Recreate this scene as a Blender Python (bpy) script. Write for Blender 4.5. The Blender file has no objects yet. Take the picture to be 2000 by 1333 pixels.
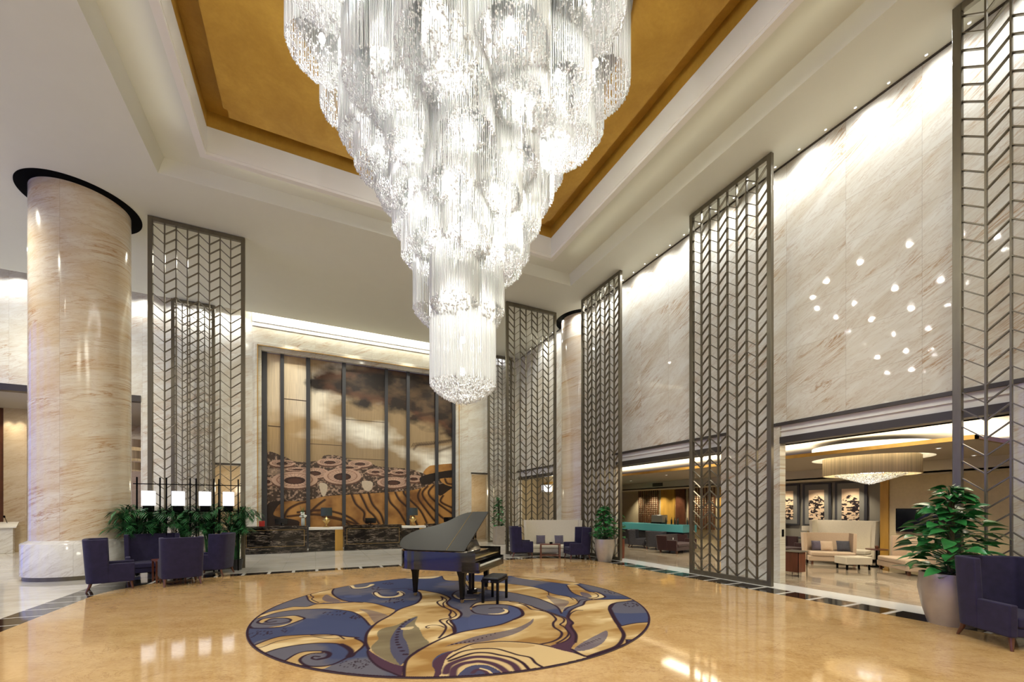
import bpy, math, random
import numpy as np
from mathutils import Vector, Matrix

random.seed(7)
RNG = np.random.RandomState(11)
PI = math.pi
SC = bpy.context.scene
COL = SC.collection

# ------------------------------------------------------------------ camera
EYE = 1.85
FOC = 808.0
PX, PY = 1000.0, 994.0
YAW = math.atan(384 / 808.0)
cam_d = bpy.data.cameras.new('camera')
cam_d.sensor_fit = 'HORIZONTAL'
cam_d.sensor_width = 36.0
cam_d.lens = 36.0 * FOC / 2000.0
cam_d.shift_y = (PY - 666.5) / 2000.0
cam_d.clip_end = 200
cam = bpy.data.objects.new('camera', cam_d)
COL.objects.link(cam)
cam.location = (0, 0, EYE)
cam.rotation_euler = (PI / 2, 0, -YAW)
SC.camera = cam

# ------------------------------------------------------------------ colour management, world
SC.view_settings.view_transform = 'Standard'
SC.view_settings.look = 'None'
SC.view_settings.exposure = 0.17
SC.view_settings.gamma = 1.0
SC.view_settings.use_curve_mapping = False
cy = SC.cycles
cy.max_bounces = 8
cy.diffuse_bounces = 3
cy.glossy_bounces = 3
cy.transmission_bounces = 4
cy.transparent_max_bounces = 10
cy.sample_clamp_indirect = 4.0
cy.sample_clamp_direct = 0.0
cy.caustics_reflective = False
cy.caustics_refractive = False
cy.use_denoising = True
cy.adaptive_threshold = .02

w = bpy.data.worlds.new('dusk')
SC.world = w
w.use_nodes = True
w.node_tree.nodes['Background'].inputs[0].default_value = (0.09, 0.16, 0.92, 1)
w.node_tree.nodes['Background'].inputs[1].default_value = 1.7


def light(kind, loc, power, color=(1, .93, .82), size=.3, rot=(0, 0, 0), spot=60, blend=.6, sy=None):
    d = bpy.data.lights.new(kind.lower() + '_light', kind)
    d.energy = power
    d.color = color
    if kind == 'AREA':
        d.size = size
        if sy:
            d.shape = 'RECTANGLE'
            d.size_y = sy
    elif kind == 'SPOT':
        d.shadow_soft_size = size
        d.spot_size = math.radians(spot)
        d.spot_blend = blend
    else:
        d.shadow_soft_size = size
    o = bpy.data.objects.new(d.name, d)
    COL.objects.link(o)
    o.location = loc
    o.rotation_euler = rot
    return o


WARM = (1.0, .88, .66)
CREAM = (1.0, .965, .80)
COOL = (.93, .96, 1.0)
CEIL = 10.3
# unseen fill lamps added under the ceiling, behind, beside and ahead of the camera
for lx, ly in ((-1.5, -3.5), (6.0, -3.5), (2.4, 0.6)):
    light('AREA', (lx, ly, CEIL - .06), 420, CREAM, 2.6)
for lx, ly in ((-8.5, 1.0), (-8.5, 5.5), (-8.5, 10.0), (-8.5, 14.5), (-9.0, 18.5)):
    light('SPOT', (lx, ly, CEIL - .04), 1100, CREAM, .05, (0, 0, 0), 150, .9)
for lx, ly in ((2.4, 17.6), (7.6, 17.8), (-3.2, 17.6)):
    light('SPOT', (lx, ly, CEIL - .04), 420, CREAM, .05, (0, 0, 0), 150, .9)
# cove tubes behind the coffer's beam, shining up
light('AREA', (-2.9, 7.2, 10.25), 4, CREAM, .12, (PI, 0, 0), sy=9.4)
light('AREA', (7.95, 7.2, 10.25), 4, CREAM, .12, (PI, 0, 0), sy=9.4)
light('AREA', (2.5, 12.5, 10.25), 4, CREAM, 9.4, (PI, 0, 0), sy=.12)
# reception cove
light('AREA', (2.3, 20.93, 10.52), 150, CREAM, 9.6, (math.radians(50), 0, 0), sy=.10)
# wall washers along the right wall and the back wall
for k in range(16):
    yy = 1.2 + k * 1.12
    light('SPOT', (9.95, yy, CEIL - .03), 125, COOL, .07, (0, math.radians(-12), 0), 150, 1.0)
for xx in (-11.5, -10.6, -9.7, -8.8, -7.9, -7.0, -6.1, -5.0, -4.4, -3.6, -3.0, 7.9, 8.7, 9.4):
    light('SPOT', (xx, 20.95, CEIL - .03), 75, COOL, .07, (math.radians(12), 0, 0), 150, 1.0)
# lounge behind the right wall
for lx, ly in ((11.3, 4.0), (11.3, 9.5), (11.3, 16.0)):
    light('AREA', (lx, ly, 3.6), 60, WARM, .5, (0, 0, 0), sy=3.0)
light('AREA', (13.0, 10.9, 3.34), 330, WARM, 1.5, (PI, 0, 0), sy=13.5)
light('AREA', (14.3, 4.0, 3.34), 90, WARM, 3.6, (PI, 0, 0), sy=.8)
for lx, ly in ((13.2, 9.6), (13.2, 13.0), (14.0, 16.5), (15.2, 10.5), (15.2, 6.3), (13.0, 4.5)):
    light('SPOT', (lx, ly, 3.23), 330, WARM, .06, (0, 0, 0), 120, .8)
for ly in (8.3, 9.4, 10.6, 12.6, 13.8, 15, 16.4, 17.4, 18, 19.2):
    light('SPOT', (17.0, ly, 2.86), 110, WARM, .04, (0, math.radians(-20), 0), 90, .8)
# annex beyond the back left opening, small lobbies beside the desk
light('AREA', (-9.5, 23.2, 6.0), 120, WARM, 2.0)
light('SPOT', (-11.75, 24.7, 6.0), 90, WARM, .04, (math.radians(6), 0, 0), 60, .8)
light('SPOT', (-11.4, 24.7, 6.0), 90, WARM, .04, (math.radians(6), 0, 0), 60, .8)
light('POINT', (8.2, 22.4, 2.8), 40, WARM, .2)
light('POINT', (-3.5, 22.4, 2.8), 40, WARM, .2)
light('POINT', (12.0, 19.5, 3.1), 70, WARM, .25)
# mural: picture lights on the desk line
for xx in (-1, 1.6, 4.2, 6.2):
    light('SPOT', (xx, 20.3, CEIL - .03), 480, CREAM, .05, (math.radians(12), 0, 0), 70, .9)

# ------------------------------------------------------------------ helpers


def tag(o, label=None, cat=None, group=None, kind=None):
    if label: o['label'] = label
    if cat: o['category'] = cat
    if group: o['group'] = group
    if kind: o['kind'] = kind
    return o


def thing(name, loc, rz=0.0, label=None, cat=None, group=None):
    o = bpy.data.objects.new(name, None)
    o.empty_display_size = .2
    COL.objects.link(o)
    o.location = loc
    o.rotation_euler = (0, 0, rz)
    return tag(o, label, cat, group)


def kids(o):
    return list(o.children)


def copy_tree(o, parent=None):
    c = o.copy()
    COL.objects.link(c)
    c.parent = parent
    for ch in kids(o):
        copy_tree(ch, c)
    return c


def facing(fx, fy):
    """rotation for a thing whose front looks along local -Y"""
    return math.atan2(fy, fx) + PI / 2


class MB:
    def __init__(s):
        s.v, s.f = [], []

    def add(s, vs, fs):
        b = len(s.v)
        s.v.extend([tuple(p) for p in vs])
        s.f.extend([tuple(b + i for i in f) for f in fs])
        return s

    def box(s, x0, y0, z0, x1, y1, z1):
        vs = [(x0, y0, z0), (x1, y0, z0), (x1, y1, z0), (x0, y1, z0), (x0, y0, z1), (x1, y0, z1), (x1, y1, z1), (x0, y1, z1)]
        return s.add(vs, [(0, 3, 2, 1), (4, 5, 6, 7), (0, 1, 5, 4), (1, 2, 6, 5), (2, 3, 7, 6), (3, 0, 4, 7)])

    def bar(s, p, q, wd, hg, up=(0, 0, 1)):
        p, q = Vector(p), Vector(q)
        d = (q - p).normalized()
        u = Vector(up)
        a = d.cross(u)
        if a.length < 1e-4:
            a = d.cross(Vector((1, 0, 0)))
        a.normalize()
        b = a.cross(d).normalized()
        a = a * wd / 2
        b = b * hg / 2
        vs = [p - a - b, p + a - b, p + a + b, p - a + b, q - a - b, q + a - b, q + a + b, q - a + b]
        return s.add(vs, [(0, 3, 2, 1), (4, 5, 6, 7), (0, 1, 5, 4), (1, 2, 6, 5), (2, 3, 7, 6), (3, 0, 4, 7)])

    def tube(s, pts, r, n=8, cap=True):
        """tube along points; r number or list"""
        pts = [Vector(p) for p in pts]
        rs = r if isinstance(r, (list, tuple)) else [r] * len(pts)
        vs, fs = [], []
        for i, p in enumerate(pts):
            d = (pts[min(i + 1, len(pts) - 1)] - pts[max(i - 1, 0)]).normalized()
            ref = Vector((0, 0, 1)) if abs(d.z) < .9 else Vector((1, 0, 0))
            a = d.cross(ref).normalized()
            b = a.cross(d).normalized()
            for k in range(n):
                t = 2 * PI * k / n
                vs.append(p + a * math.cos(t) * rs[i] + b * math.sin(t) * rs[i])
        for i in range(len(pts) - 1):
            for k in range(n):
                k2 = (k + 1) % n
                fs.append((i * n + k, i * n + k2, (i + 1) * n + k2, (i + 1) * n + k))
        if cap:
            fs.append(tuple(range(n))[::-1])
            fs.append(tuple((len(pts) - 1) * n + k for k in range(n)))
        return s.add(vs, fs)

    def lathe(s, prof, n=32, c=(0, 0, 0), closed=False):
        vs, fs = [], []
        for r, z in prof:
            for k in range(n):
                t = 2 * PI * k / n
                vs.append((c[0] + r * math.cos(t), c[1] + r * math.sin(t), c[2] + z))
        m = len(prof)
        for i in range(m - 1):
            for k in range(n):
                k2 = (k + 1) % n
                fs.append((i * n + k, i * n + k2, (i + 1) * n + k2, (i + 1) * n + k))
        if closed:
            fs.append(tuple(range(n))[::-1])
            fs.append(tuple((m - 1) * n + k for k in range(n)))
        return s.add(vs, fs)

    def prism(s, poly, z0, z1):
        n = len(poly)
        vs = [(x, y, z0) for x, y in poly] + [(x, y, z1) for x, y in poly]
        fs = [tuple(range(n))[::-1], tuple(range(n, 2 * n))]
        for i in range(n):
            j = (i + 1) % n
            fs.append((i, j, n + j, n + i))
        return s.add(vs, fs)

    def quad(s, a, b, c, d):
        return s.add([a, b, c, d], [(0, 1, 2, 3)])

    def build(s, name, mat, parent=None, smooth=False, bevel=0, seg=2, sub=0, loc=None, rot=None):
        me = bpy.data.meshes.new(name)
        me.from_pydata([tuple(p) for p in s.v], [], s.f)
        me.update()
        if smooth:
            me.polygons.foreach_set('use_smooth', [True] * len(me.polygons))
        if mat: me.materials.append(mat)
        o = bpy.data.objects.new(name, me)
        COL.objects.link(o)
        if parent: o.parent = parent
        if loc: o.location = loc
        if rot: o.rotation_euler = rot
        if bevel:
            m = o.modifiers.new('bevel', 'BEVEL')
            m.width = bevel
            m.segments = seg
            m.limit_method = 'ANGLE'
            if smooth is None: pass
        if sub:
            m = o.modifiers.new('sub', 'SUBSURF')
            m.levels = m.render_levels = sub
        if bevel or smooth:
            try:
                me.polygons.foreach_set('use_smooth', [True] * len(me.polygons))
                me.set_sharp_from_angle(angle=math.radians(50))
            except Exception:
                pass
        return o


def big_mesh(name, verts, faces4, mat, parent=None, tri=False, smooth=False):
    """fast mesh from numpy arrays; faces (n,4) or (n,3)"""
    me = bpy.data.meshes.new(name)
    n = faces4.shape[1]
    me.vertices.add(len(verts))
    me.vertices.foreach_set('co', verts.astype(np.float32).ravel())
    me.loops.add(faces4.size)
    me.loops.foreach_set('vertex_index', faces4.astype(np.int32).ravel())
    me.polygons.add(len(faces4))
    me.polygons.foreach_set('loop_start', np.arange(0, faces4.size, n, dtype=np.int32))
    me.polygons.foreach_set('loop_total', np.full(len(faces4), n, dtype=np.int32))
    if smooth:
        me.polygons.foreach_set('use_smooth', np.ones(len(faces4), dtype=bool))
    me.update(calc_edges=True)
    me.materials.append(mat)
    o = bpy.data.objects.new(name, me)
    COL.objects.link(o)
    if parent: o.parent = parent
    return o


# ------------------------------------------------------------------ materials
class NT:
    def __init__(s, name):
        s.m = bpy.data.materials.new(name)
        s.m.use_nodes = True
        s.t = s.m.node_tree
        s.t.nodes.clear()
        s.out = s.n('ShaderNodeOutputMaterial')

    def n(s, t, **kw):
        nd = s.t.nodes.new(t)
        for k, v in kw.items():
            setattr(nd, k, v)
        return nd

    def l(s, a, b):
        s.t.links.new(a, b)

    def val(s, sock, v):
        if isinstance(v, (int, float)):
            sock.default_value = v
        elif isinstance(v, (tuple, list)):
            sock.default_value = tuple(v) if len(v) == len(sock.default_value) else tuple(v) + (1,)
        else:
            s.l(v, sock)

    def math(s, op, a, b=0.0, c=None, clamp=False):
        nd = s.n('ShaderNodeMath', operation=op)
        nd.use_clamp = clamp
        s.val(nd.inputs[0], a)
        s.val(nd.inputs[1], b)
        if c is not None: s.val(nd.inputs[2], c)
        return nd.outputs[0]

    def mix(s, fac, a, b):
        nd = s.n('ShaderNodeMix', data_type='RGBA')
        s.val(nd.inputs[0], fac)
        s.val(nd.inputs[6], a)
        s.val(nd.inputs[7], b)
        return nd.outputs[2]

    def ramp(s, fac, stops):
        nd = s.n('ShaderNodeValToRGB')
        s.val(nd.inputs[0], fac)
        e = nd.color_ramp.elements
        while len(e) < len(stops): e.new(.5)
        for i, (p, c) in enumerate(stops):
            e[i].position = p
            e[i].color = (c, c, c, 1) if isinstance(c, (int, float)) else tuple(c) + (1,)
        return nd.outputs[0]

    def pos(s):
        return s.n('ShaderNodeNewGeometry').outputs['Position']

    def mapping(s, vec, scale=(1, 1, 1), rot=(0, 0, 0), loc=(0, 0, 0)):
        nd = s.n('ShaderNodeMapping')
        s.l(vec, nd.inputs[0])
        nd.inputs['Scale'].default_value = scale
        nd.inputs['Rotation'].default_value = rot
        nd.inputs['Location'].default_value = loc
        return nd.outputs[0]

    def noise(s, vec, scale=5, detail=5, rough=.55, dist=0, col=False):
        nd = s.n('ShaderNodeTexNoise')
        s.l(vec, nd.inputs['Vector'])
        nd.inputs['Scale'].default_value = scale
        nd.inputs['Detail'].default_value = detail
        nd.inputs['Roughness'].default_value = rough
        nd.inputs['Distortion'].default_value = dist
        return nd.outputs['Color' if col else 'Fac']

    def bsdf(s, color, rough=.5, metal=0, spec=.5, coat=0, sheen=0, emit=None, es=0, bump=None, bs=.2, bd=.01, alpha=None):
        b = s.n('ShaderNodeBsdfPrincipled')
        s.val(b.inputs['Base Color'], color)
        s.val(b.inputs['Roughness'], rough)
        s.val(b.inputs['Metallic'], metal)
        b.inputs['Specular IOR Level'].default_value = spec
        b.inputs['Coat Weight'].default_value = coat
        b.inputs['Coat Roughness'].default_value = .05
        b.inputs['Sheen Weight'].default_value = sheen
        if emit is not None:
            s.val(b.inputs['Emission Color'], emit)
            b.inputs['Emission Strength'].default_value = es
        if bump is not None:
            bp = s.n('ShaderNodeBump')
            bp.inputs['Strength'].default_value = bs
            bp.inputs['Distance'].default_value = bd
            s.l(bump, bp.inputs['Height'])
            s.l(bp.outputs[0], b.inputs['Normal'])
        s.l(b.outputs[0], s.out.inputs[0])
        return b


def simple(name, color, rough=.5, metal=0, spec=.5, coat=0, sheen=0, nz=0, ns=20, es=0, stretch=(1, 1, 1)):
    t = NT(name)
    c = color
    if nz:
        tc = t.n('ShaderNodeTexCoord').outputs['Object']
        v = t.noise(t.mapping(tc, stretch), ns, 4)
        d = tuple(max(0, x * (1 - nz)) for x in color)
        u = tuple(min(1, x * (1 + nz)) for x in color)
        c = t.mix(t.ramp(v, [(.3, 0.0), (.7, 1.0)]), d, u)
    t.bsdf(c, rough, metal, spec, coat, sheen, emit=color if es else None, es=es)
    return t.m


def marble(name, base, tint, vein, rough=.12, axis='x', tile=(1.25, .95), veinamt=.8, tilt=-.45, scale=1.0, seam=.35):
    """polished stone: soft clouds, fine slanting veins, fine joints.  axis: which horizontal axis runs along the wall, 'z' for floors"""
    t = NT(name)
    p = t.pos()
    sp = t.n('ShaderNodeSeparateXYZ')
    t.l(p, sp.inputs[0])
    cb = t.n('ShaderNodeCombineXYZ')
    if axis == 'x':
        hx, hy = sp.outputs[0], sp.outputs[2]
    elif axis == 'y':
        hx, hy = sp.outputs[1], sp.outputs[2]
    else:
        hx, hy = sp.outputs[0], sp.outputs[1]
    # each slab is cut from a different place
    ix = t.math('FLOOR', t.math('DIVIDE', hx, tile[0]))
    iy = t.math('FLOOR', t.math('DIVIDE', hy, tile[1] * (3 if axis != 'z' else 1)))
    wn = t.n('ShaderNodeTexWhiteNoise', noise_dimensions='2D')
    c2 = t.n('ShaderNodeCombineXYZ')
    t.l(ix, c2.inputs[0]); t.l(iy, c2.inputs[1])
    t.l(c2.outputs[0], wn.inputs['Vector'])
    t.l(hx, cb.inputs[0]); t.l(hy, cb.inputs[1])
    off = t.math('MULTIPLY', wn.outputs['Value'], .9)
    t.l(off, cb.inputs[2])
    v0 = cb.outputs[0]
    v = t.mapping(v0, (1 * scale, 1 * scale, 1), (0, 0, tilt))
    vs = t.mapping(v, (.45, 1.5, 1))
    cloud = t.noise(vs, 1.3, 6, .6, .6)
    col = t.mix(t.ramp(cloud, [(.35, 0.0), (.68, 1.0)]), base, tint)
    # veins: thin ridges of a distorted noise
    n1 = t.noise(t.mapping(v, (.22, 2.1, 1)), 1.6, 9, .66, 1.1)
    r1 = t.math('ABSOLUTE', t.math('SUBTRACT', n1, .5))
    m1 = t.ramp(r1, [(0.0, 1.0), (.012, .35), (.035, 0.0)])
    gate = t.ramp(t.noise(v, .9, 3), [(.46, 0.0), (.62, 1.0)])
    m1 = t.math('MULTIPLY', t.math('MULTIPLY', m1, gate), veinamt)
    n2 = t.noise(t.mapping(v, (.5, 2.4, 1), loc=(7, 3, 1)), 3.4, 8, .65, .7)
    r2 = t.math('ABSOLUTE', t.math('SUBTRACT', n2, .5))
    m2 = t.math('MULTIPLY', t.ramp(r2, [(0.0, 1.0), (.03, 0.0)]), .28 * veinamt)
    col = t.mix(m2, col, vein)
    col = t.mix(m1, col, vein)
    # fine joints
    fx = t.math('ABSOLUTE', t.math('SUBTRACT', t.math('FRACT', t.math('DIVIDE', hx, tile[0])), .5))
    fy = t.math('ABSOLUTE', t.math('SUBTRACT', t.math('FRACT', t.math('DIVIDE', hy, tile[1])), .5))
    jx = t.math('GREATER_THAN', fx, .5 - .003 / tile[0])
    jy = t.math('GREATER_THAN', fy, .5 - .003 / tile[1])
    j = t.math('MULTIPLY', t.math('MAXIMUM', jx, jy), seam)
    col = t.mix(j, col, tuple(x * .35 for x in vein))
    t.bsdf(col, rough, spec=.5)
    return t.m


M = {}
M['marble_y'] = marble('cream_marble_side', (.70, .69, .61), (.57, .52, .41), (.36, .20, .085), .035, 'y', veinamt=1.0, tilt=.5)
M['marble_x'] = marble('cream_marble_back', (.72, .71, .63), (.60, .55, .44), (.40, .22, .10), .12, 'x')
M['marble_warm'] = marble('warm_marble', (.62, .52, .38), (.52, .40, .26), (.35, .20, .09), .2, 'x')
M['column'] = marble('column_marble', (.72, .66, .54), (.60, .46, .29), (.42, .22, .09), .13, 'x', (1.18, 1.55), 1.0, -.35, 1.1)
M['plinth'] = marble('plinth_marble', (.70, .68, .64), (.58, .55, .50), (.30, .22, .15), .12, 'x', (1.4, 4), .7, -.6, .8)
M['ceiling'] = simple('ceiling_paint', (.70, .70, .60), .75, nz=.01, ns=2)
M['beam'] = simple('beam_paint', (.78, .76, .70), .6)
M['bronze'] = simple('bronze_metal', (.165, .145, .105), .38, .8, nz=.12, ns=6, stretch=(1, 1, .2))
M['bronze_dark'] = simple('dark_bronze', (.07, .06, .05), .4, .6)
M['black'] = simple('black_lining', (.003, .003, .003), .9, 0, .05)
M['piano'] = simple('piano_lacquer', (.004, .004, .005), .08, 0, .6, .4)
M['piano_leg'] = simple('piano_black_satin', (.004, .004, .005), .2, 0, .22)
M['piano_lid'] = simple('piano_lid_satin', (.020, .020, .019), .42, 0, .35)
M['iron'] = simple('gilt_frame', (.55, .40, .16), .35, .7)
M['ivory'] = simple('ivory', (.75, .72, .64), .25)
M['navy'] = simple('navy_velvet', (.020, .016, .046), .8, 0, .2, 0, .08, nz=.18, ns=9)
M['wood_red'] = simple('red_wood', (.13, .035, .018), .3, 0, .5, .3, nz=.3, ns=8, stretch=(1, 1, .2))
M['leg_wood'] = simple('walnut_leg', (.10, .035, .018), .35, 0, .5, .2)
M['cream_fabric'] = simple('cream_fabric', (.66, .60, .48), .85, 0, .3, 0, .2, nz=.08, ns=60)
M['beige_fabric'] = simple('beige_fabric', (.50, .38, .27), .85, 0, .3, 0, .2, nz=.08, ns=60)
M['cushion'] = simple('grey_violet_cushion', (.10, .085, .12), .8, 0, .3, 0, .3, nz=.3, ns=50)
M['grey_fabric'] = simple('slate_fabric', (.05, .05, .065), .85, nz=.15, ns=20)
M['red_fabric'] = simple('oxblood_fabric', (.028, .004, .005), .75, 0, .3, 0, .3, nz=.15, ns=20)
M['pot'] = simple('champagne_pot', (.42, .37, .31), .32, .35, nz=.08, ns=5)
M['pot_black'] = simple('black_pot', (.02, .02, .022), .4)
M['soil'] = simple('soil', (.03, .02, .012), .95, nz=.4, ns=40)
M['gold_wood'] = simple('gold_wood', (.48, .27, .05), .4, .15, nz=.15, ns=4, stretch=(1, 1, .2))
M['brown_panel'] = simple('brown_panel', (.11, .04, .02), .35, nz=.2, ns=4)
M['lounge_wall'] = simple('lounge_wallpaper', (.56, .47, .30), .75, nz=.05, ns=10)
M['lounge_grey'] = simple('lounge_grey_wall', (.22, .20, .16), .7)
M['lounge_ceiling'] = simple('lounge_ceiling', (.50, .45, .37), .8)
M['tray'] = simple('tray_ceiling', (.36, .31, .25), .8)
M['dark_panel'] = simple('dark_panel', (.035, .035, .04), .45)
M['mat_grey'] = simple('picture_mount', (.16, .155, .14), .7)
M['screen'] = simple('tv_screen', (.005, .005, .007), .08, 0, .5)
M['turquoise'] = simple('backlit_turquoise', (.07, .27, .28), .25, es=.10)
M['glass_white'] = simple('lamp_shade_white', (.95, .97, 1.0), .5, es=.8)
M['shade_dark'] = simple('pleated_dark_shade', (.035, .05, .055), .6, nz=.3, ns=60)
M['bulb'] = simple('lamp_bulb', (1, .97, .92), .4, es=14)
M['bulb_core'] = simple('lamp_core', (1, .98, .95), .4, es=5)
M['brass'] = simple('brass', (.50, .34, .12), .28, .9)
M['steel'] = simple('brushed_steel', (.45, .45, .44), .3, .9)
M['red_box'] = simple('red_card', (.45, .02, .01), .5)
M['petal'] = simple('white_petals', (.8, .82, .76), .6)
M['glass_bottle'] = simple('dark_bottle_glass', (.02, .03, .02), .08, 0, .6)
M['fringe'] = simple('fringe_threads', (.62, .50, .32), .7, nz=.25, ns=3, stretch=(12, 12, .05))
M['stem'] = simple('plant_stem', (.06, .05, .02), .8, nz=.3, ns=30)
M['grout'] = simple('pale_stone', (.6, .58, .54), .3)


def leaf_mat(name, a, b, rough=.3):
    t = NT(name)
    tc = t.n('ShaderNodeTexCoord').outputs['Object']
    v = t.noise(tc, 4.5, 3)
    c = t.mix(t.ramp(v, [(.35, 0.0), (.65, 1.0)]), a, b)
    t.bsdf(c, rough, spec=.5)
    return t.m


M['leaf'] = leaf_mat('glossy_leaf', (.012, .085, .02), (.035, .20, .05), .28)
M['palm'] = leaf_mat('palm_leaf', (.012, .07, .018), (.035, .16, .045), .45)


def gold_mat():
    t = NT('gold_leaf')
    tc = t.pos()
    v = t.noise(tc, 1.2, 8, .65, .4)
    v2 = t.noise(tc, 14, 4, .6)
    c = t.mix(t.ramp(v, [(.3, 0.0), (.7, 1.0)]), (.44, .24, .032), (.64, .385, .065))
    c = t.mix(t.math('MULTIPLY', v2, .4), c, (.30, .145, .025))
    t.bsdf(c, .45, .2, spec=.5)
    return t.m


M['gold'] = gold_mat()


def black_marble():
    t = NT('black_gold_marble')
    tc = t.pos()
    v = t.mapping(tc, (.9, .9, 6.5))
    n = t.noise(v, 2.4, 9, .68, .8)
    r = t.math('ABSOLUTE', t.math('SUBTRACT', n, .53))
    m = t.ramp(r, [(0.0, 1.0), (.012, .5), (.035, 0.0)])
    g = t.ramp(t.noise(t.mapping(tc, (1, 1, 3)), 1.8, 3), [(.42, 0.0), (.6, 1.0)])
    c = t.mix(t.math('MULTIPLY', m, g), (.006, .005, .005), (.42, .34, .27))
    t.bsdf(c, .1)
    return t.m


M['black_marble'] = black_marble()


def crystal(name, white, tr, gl, rough=.12):
    t = NT(name)
    a = t.n('ShaderNodeBsdfTranslucent')
    a.inputs[0].default_value = tuple(white) + (1,)
    d = t.n('ShaderNodeBsdfDiffuse')
    d.inputs[0].default_value = tuple(white) + (1,)
    g = t.n('ShaderNodeBsdfGlossy')
    g.inputs[0].default_value = (1, 1, 1, 1)
    g.inputs['Roughness'].default_value = rough
    x = t.n('ShaderNodeBsdfTransparent')
    m0 = t.n('ShaderNodeMixShader')
    m0.inputs[0].default_value = .3
    t.l(a.outputs[0], m0.inputs[1]); t.l(d.outputs[0], m0.inputs[2])
    m1 = t.n('ShaderNodeMixShader')
    m1.inputs[0].default_value = gl
    t.l(m0.outputs[0], m1.inputs[1]); t.l(g.outputs[0], m1.inputs[2])
    m2 = t.n('ShaderNodeMixShader')
    m2.inputs[0].default_value = tr
    t.l(m1.outputs[0], m2.inputs[1]); t.l(x.outputs[0], m2.inputs[2])
    t.l(m2.outputs[0], t.out.inputs[0])
    return t.m


M['crystal_rod'] = crystal('crystal_rod', (.97, .98, .97), .22, .26)
M['crystal_bead'] = crystal('crystal_bead', (.98, .98, .97), .15, .22, .08)


def floor_mat():
    t = NT('lobby_floor_stone')
    p = t.pos()
    sp = t.n('ShaderNodeSeparateXYZ')
    t.l(p, sp.inputs[0])
    X, Y = sp.outputs[0], sp.outputs[1]
    # the honey field: rounded rectangle X -4.26..9.0, back edge Y 13.5
    cx, cyy, hx, hy, r = 2.37, 3.5, 6.63, 10.0, 1.9
    qx = t.math('SUBTRACT', t.math('ABSOLUTE', t.math('SUBTRACT', X, cx)), hx - r)
    qy = t.math('SUBTRACT', t.math('ABSOLUTE', t.math('SUBTRACT', Y, cyy)), hy - r)
    mx = t.math('MAXIMUM', qx, 0.0)
    my = t.math('MAXIMUM', qy, 0.0)
    ln = t.math('SQRT', t.math('ADD', t.math('MULTIPLY', mx, mx), t.math('MULTIPLY', my, my)))
    sd = t.math('SUBTRACT', t.math('ADD', ln, t.math('MINIMUM', t.math('MAXIMUM', qx, qy), 0.0)), r)
    amber = t.math('LESS_THAN', sd, 0.0)
    # border rectangle
    inx = t.math('LESS_THAN', t.math('ABSOLUTE', t.math('SUBTRACT', X, 2.41)), 7.18)
    iny = t.math('LESS_THAN', Y, 13.93)
    band = t.math('MULTIPLY', inx, iny)
    # joints in the border, across the band
    right = t.math('GREATER_THAN', X, 8.99)
    left = t.math('LESS_THAN', X, -4.20)
    side = t.math('MAXIMUM', right, left)
    fy = t.math('FRACT', t.math('DIVIDE', Y, .62))
    fx = t.math('FRACT', t.math('DIVIDE', X, .62))
    thick = t.math('ADD', .055, t.math('MULTIPLY', right, .07))
    jy = t.math('LESS_THAN', fy, thick)
    jx = t.math('LESS_THAN', fx, .13)
    j = t.math('ADD', t.math('MULTIPLY', side, jy), t.math('MULTIPLY', t.math('SUBTRACT', 1.0, side), jx), clamp=True)
    # stone colours
    v = t.mapping(p, (1, 1, 1), (0, 0, .5))
    n1 = t.noise(t.mapping(v, (.9, 1.25, 1)), 1.9, 12, .78, .3)
    n2 = t.noise(v, 22, 8, .75)
    n3 = t.noise(v, .35, 3)
    am = t.mix(t.ramp(n1, [(.35, 0.0), (.65, 1.0)]), (.41, .24, .09), (.56, .375, .17))
    am = t.mix(t.ramp(n2, [(.46, 0.0), (.66, .65)]), am, (.34, .185, .07))
    am = t.mix(t.ramp(n3, [(.4, 0.0), (.7, .35)]), am, (.60, .42, .24))
    rv = t.math('ABSOLUTE', t.math('SUBTRACT', t.noise(t.mapping(v, (.6, 1.2, 1)), 1.1, 9, .7, 1.0), .5))
    am = t.mix(t.ramp(rv, [(0.0, .4), (.012, 0.0)]), am, (.20, .08, .03))
    bl = t.mix(t.ramp(n2, [(.5, 0.0), (.8, .5)]), (.010, .008, .007), (.09, .07, .05))
    wh = (.62, .60, .56)
    # outer pale marble with joints
    w1 = t.noise(t.mapping(p, (.6, 1.6, 1), (0, 0, .3)), 1.6, 8, .65, .8)
    out = t.mix(t.ramp(w1, [(.35, 0.0), (.7, 1.0)]), (.66, .63, .57), (.52, .48, .41))
    tx = t.math('LESS_THAN', t.math('FRACT', t.math('DIVIDE', X, .9)), .010)
    ty = t.math('LESS_THAN', t.math('FRACT', t.math('DIVIDE', Y, .9)), .010)
    out = t.mix(t.math('MULTIPLY', t.math('MAXIMUM', tx, ty), .45), out, (.25, .23, .2))
    # greyer lounge floor beyond the white threshold
    lg = t.math('GREATER_THAN', X, 10.35)
    lv = t.noise(t.mapping(p, (1.2, .5, 1), (0, 0, .4)), 1.5, 8, .65, .9)
    lo = t.mix(t.ramp(lv, [(.35, 0.0), (.65, 1.0)]), (.42, .36, .28), (.24, .19, .135))
    out = t.mix(lg, out, lo)
    thr = t.math('MULTIPLY', t.math('GREATER_THAN', X, 9.59), t.math('LESS_THAN', X, 10.35))
    out = t.mix(thr, out, (.70, .69, .66))
    c = t.mix(band, out, t.mix(j, bl, wh))
    c = t.mix(amber, c, am)
    b = t.bsdf(c, .06, spec=.6)
    t.val(b.inputs['Roughness'], t.math('ADD', .045, t.math('MULTIPLY', n2, .05)))
    return t.m


M['floor'] = floor_mat()


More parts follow.
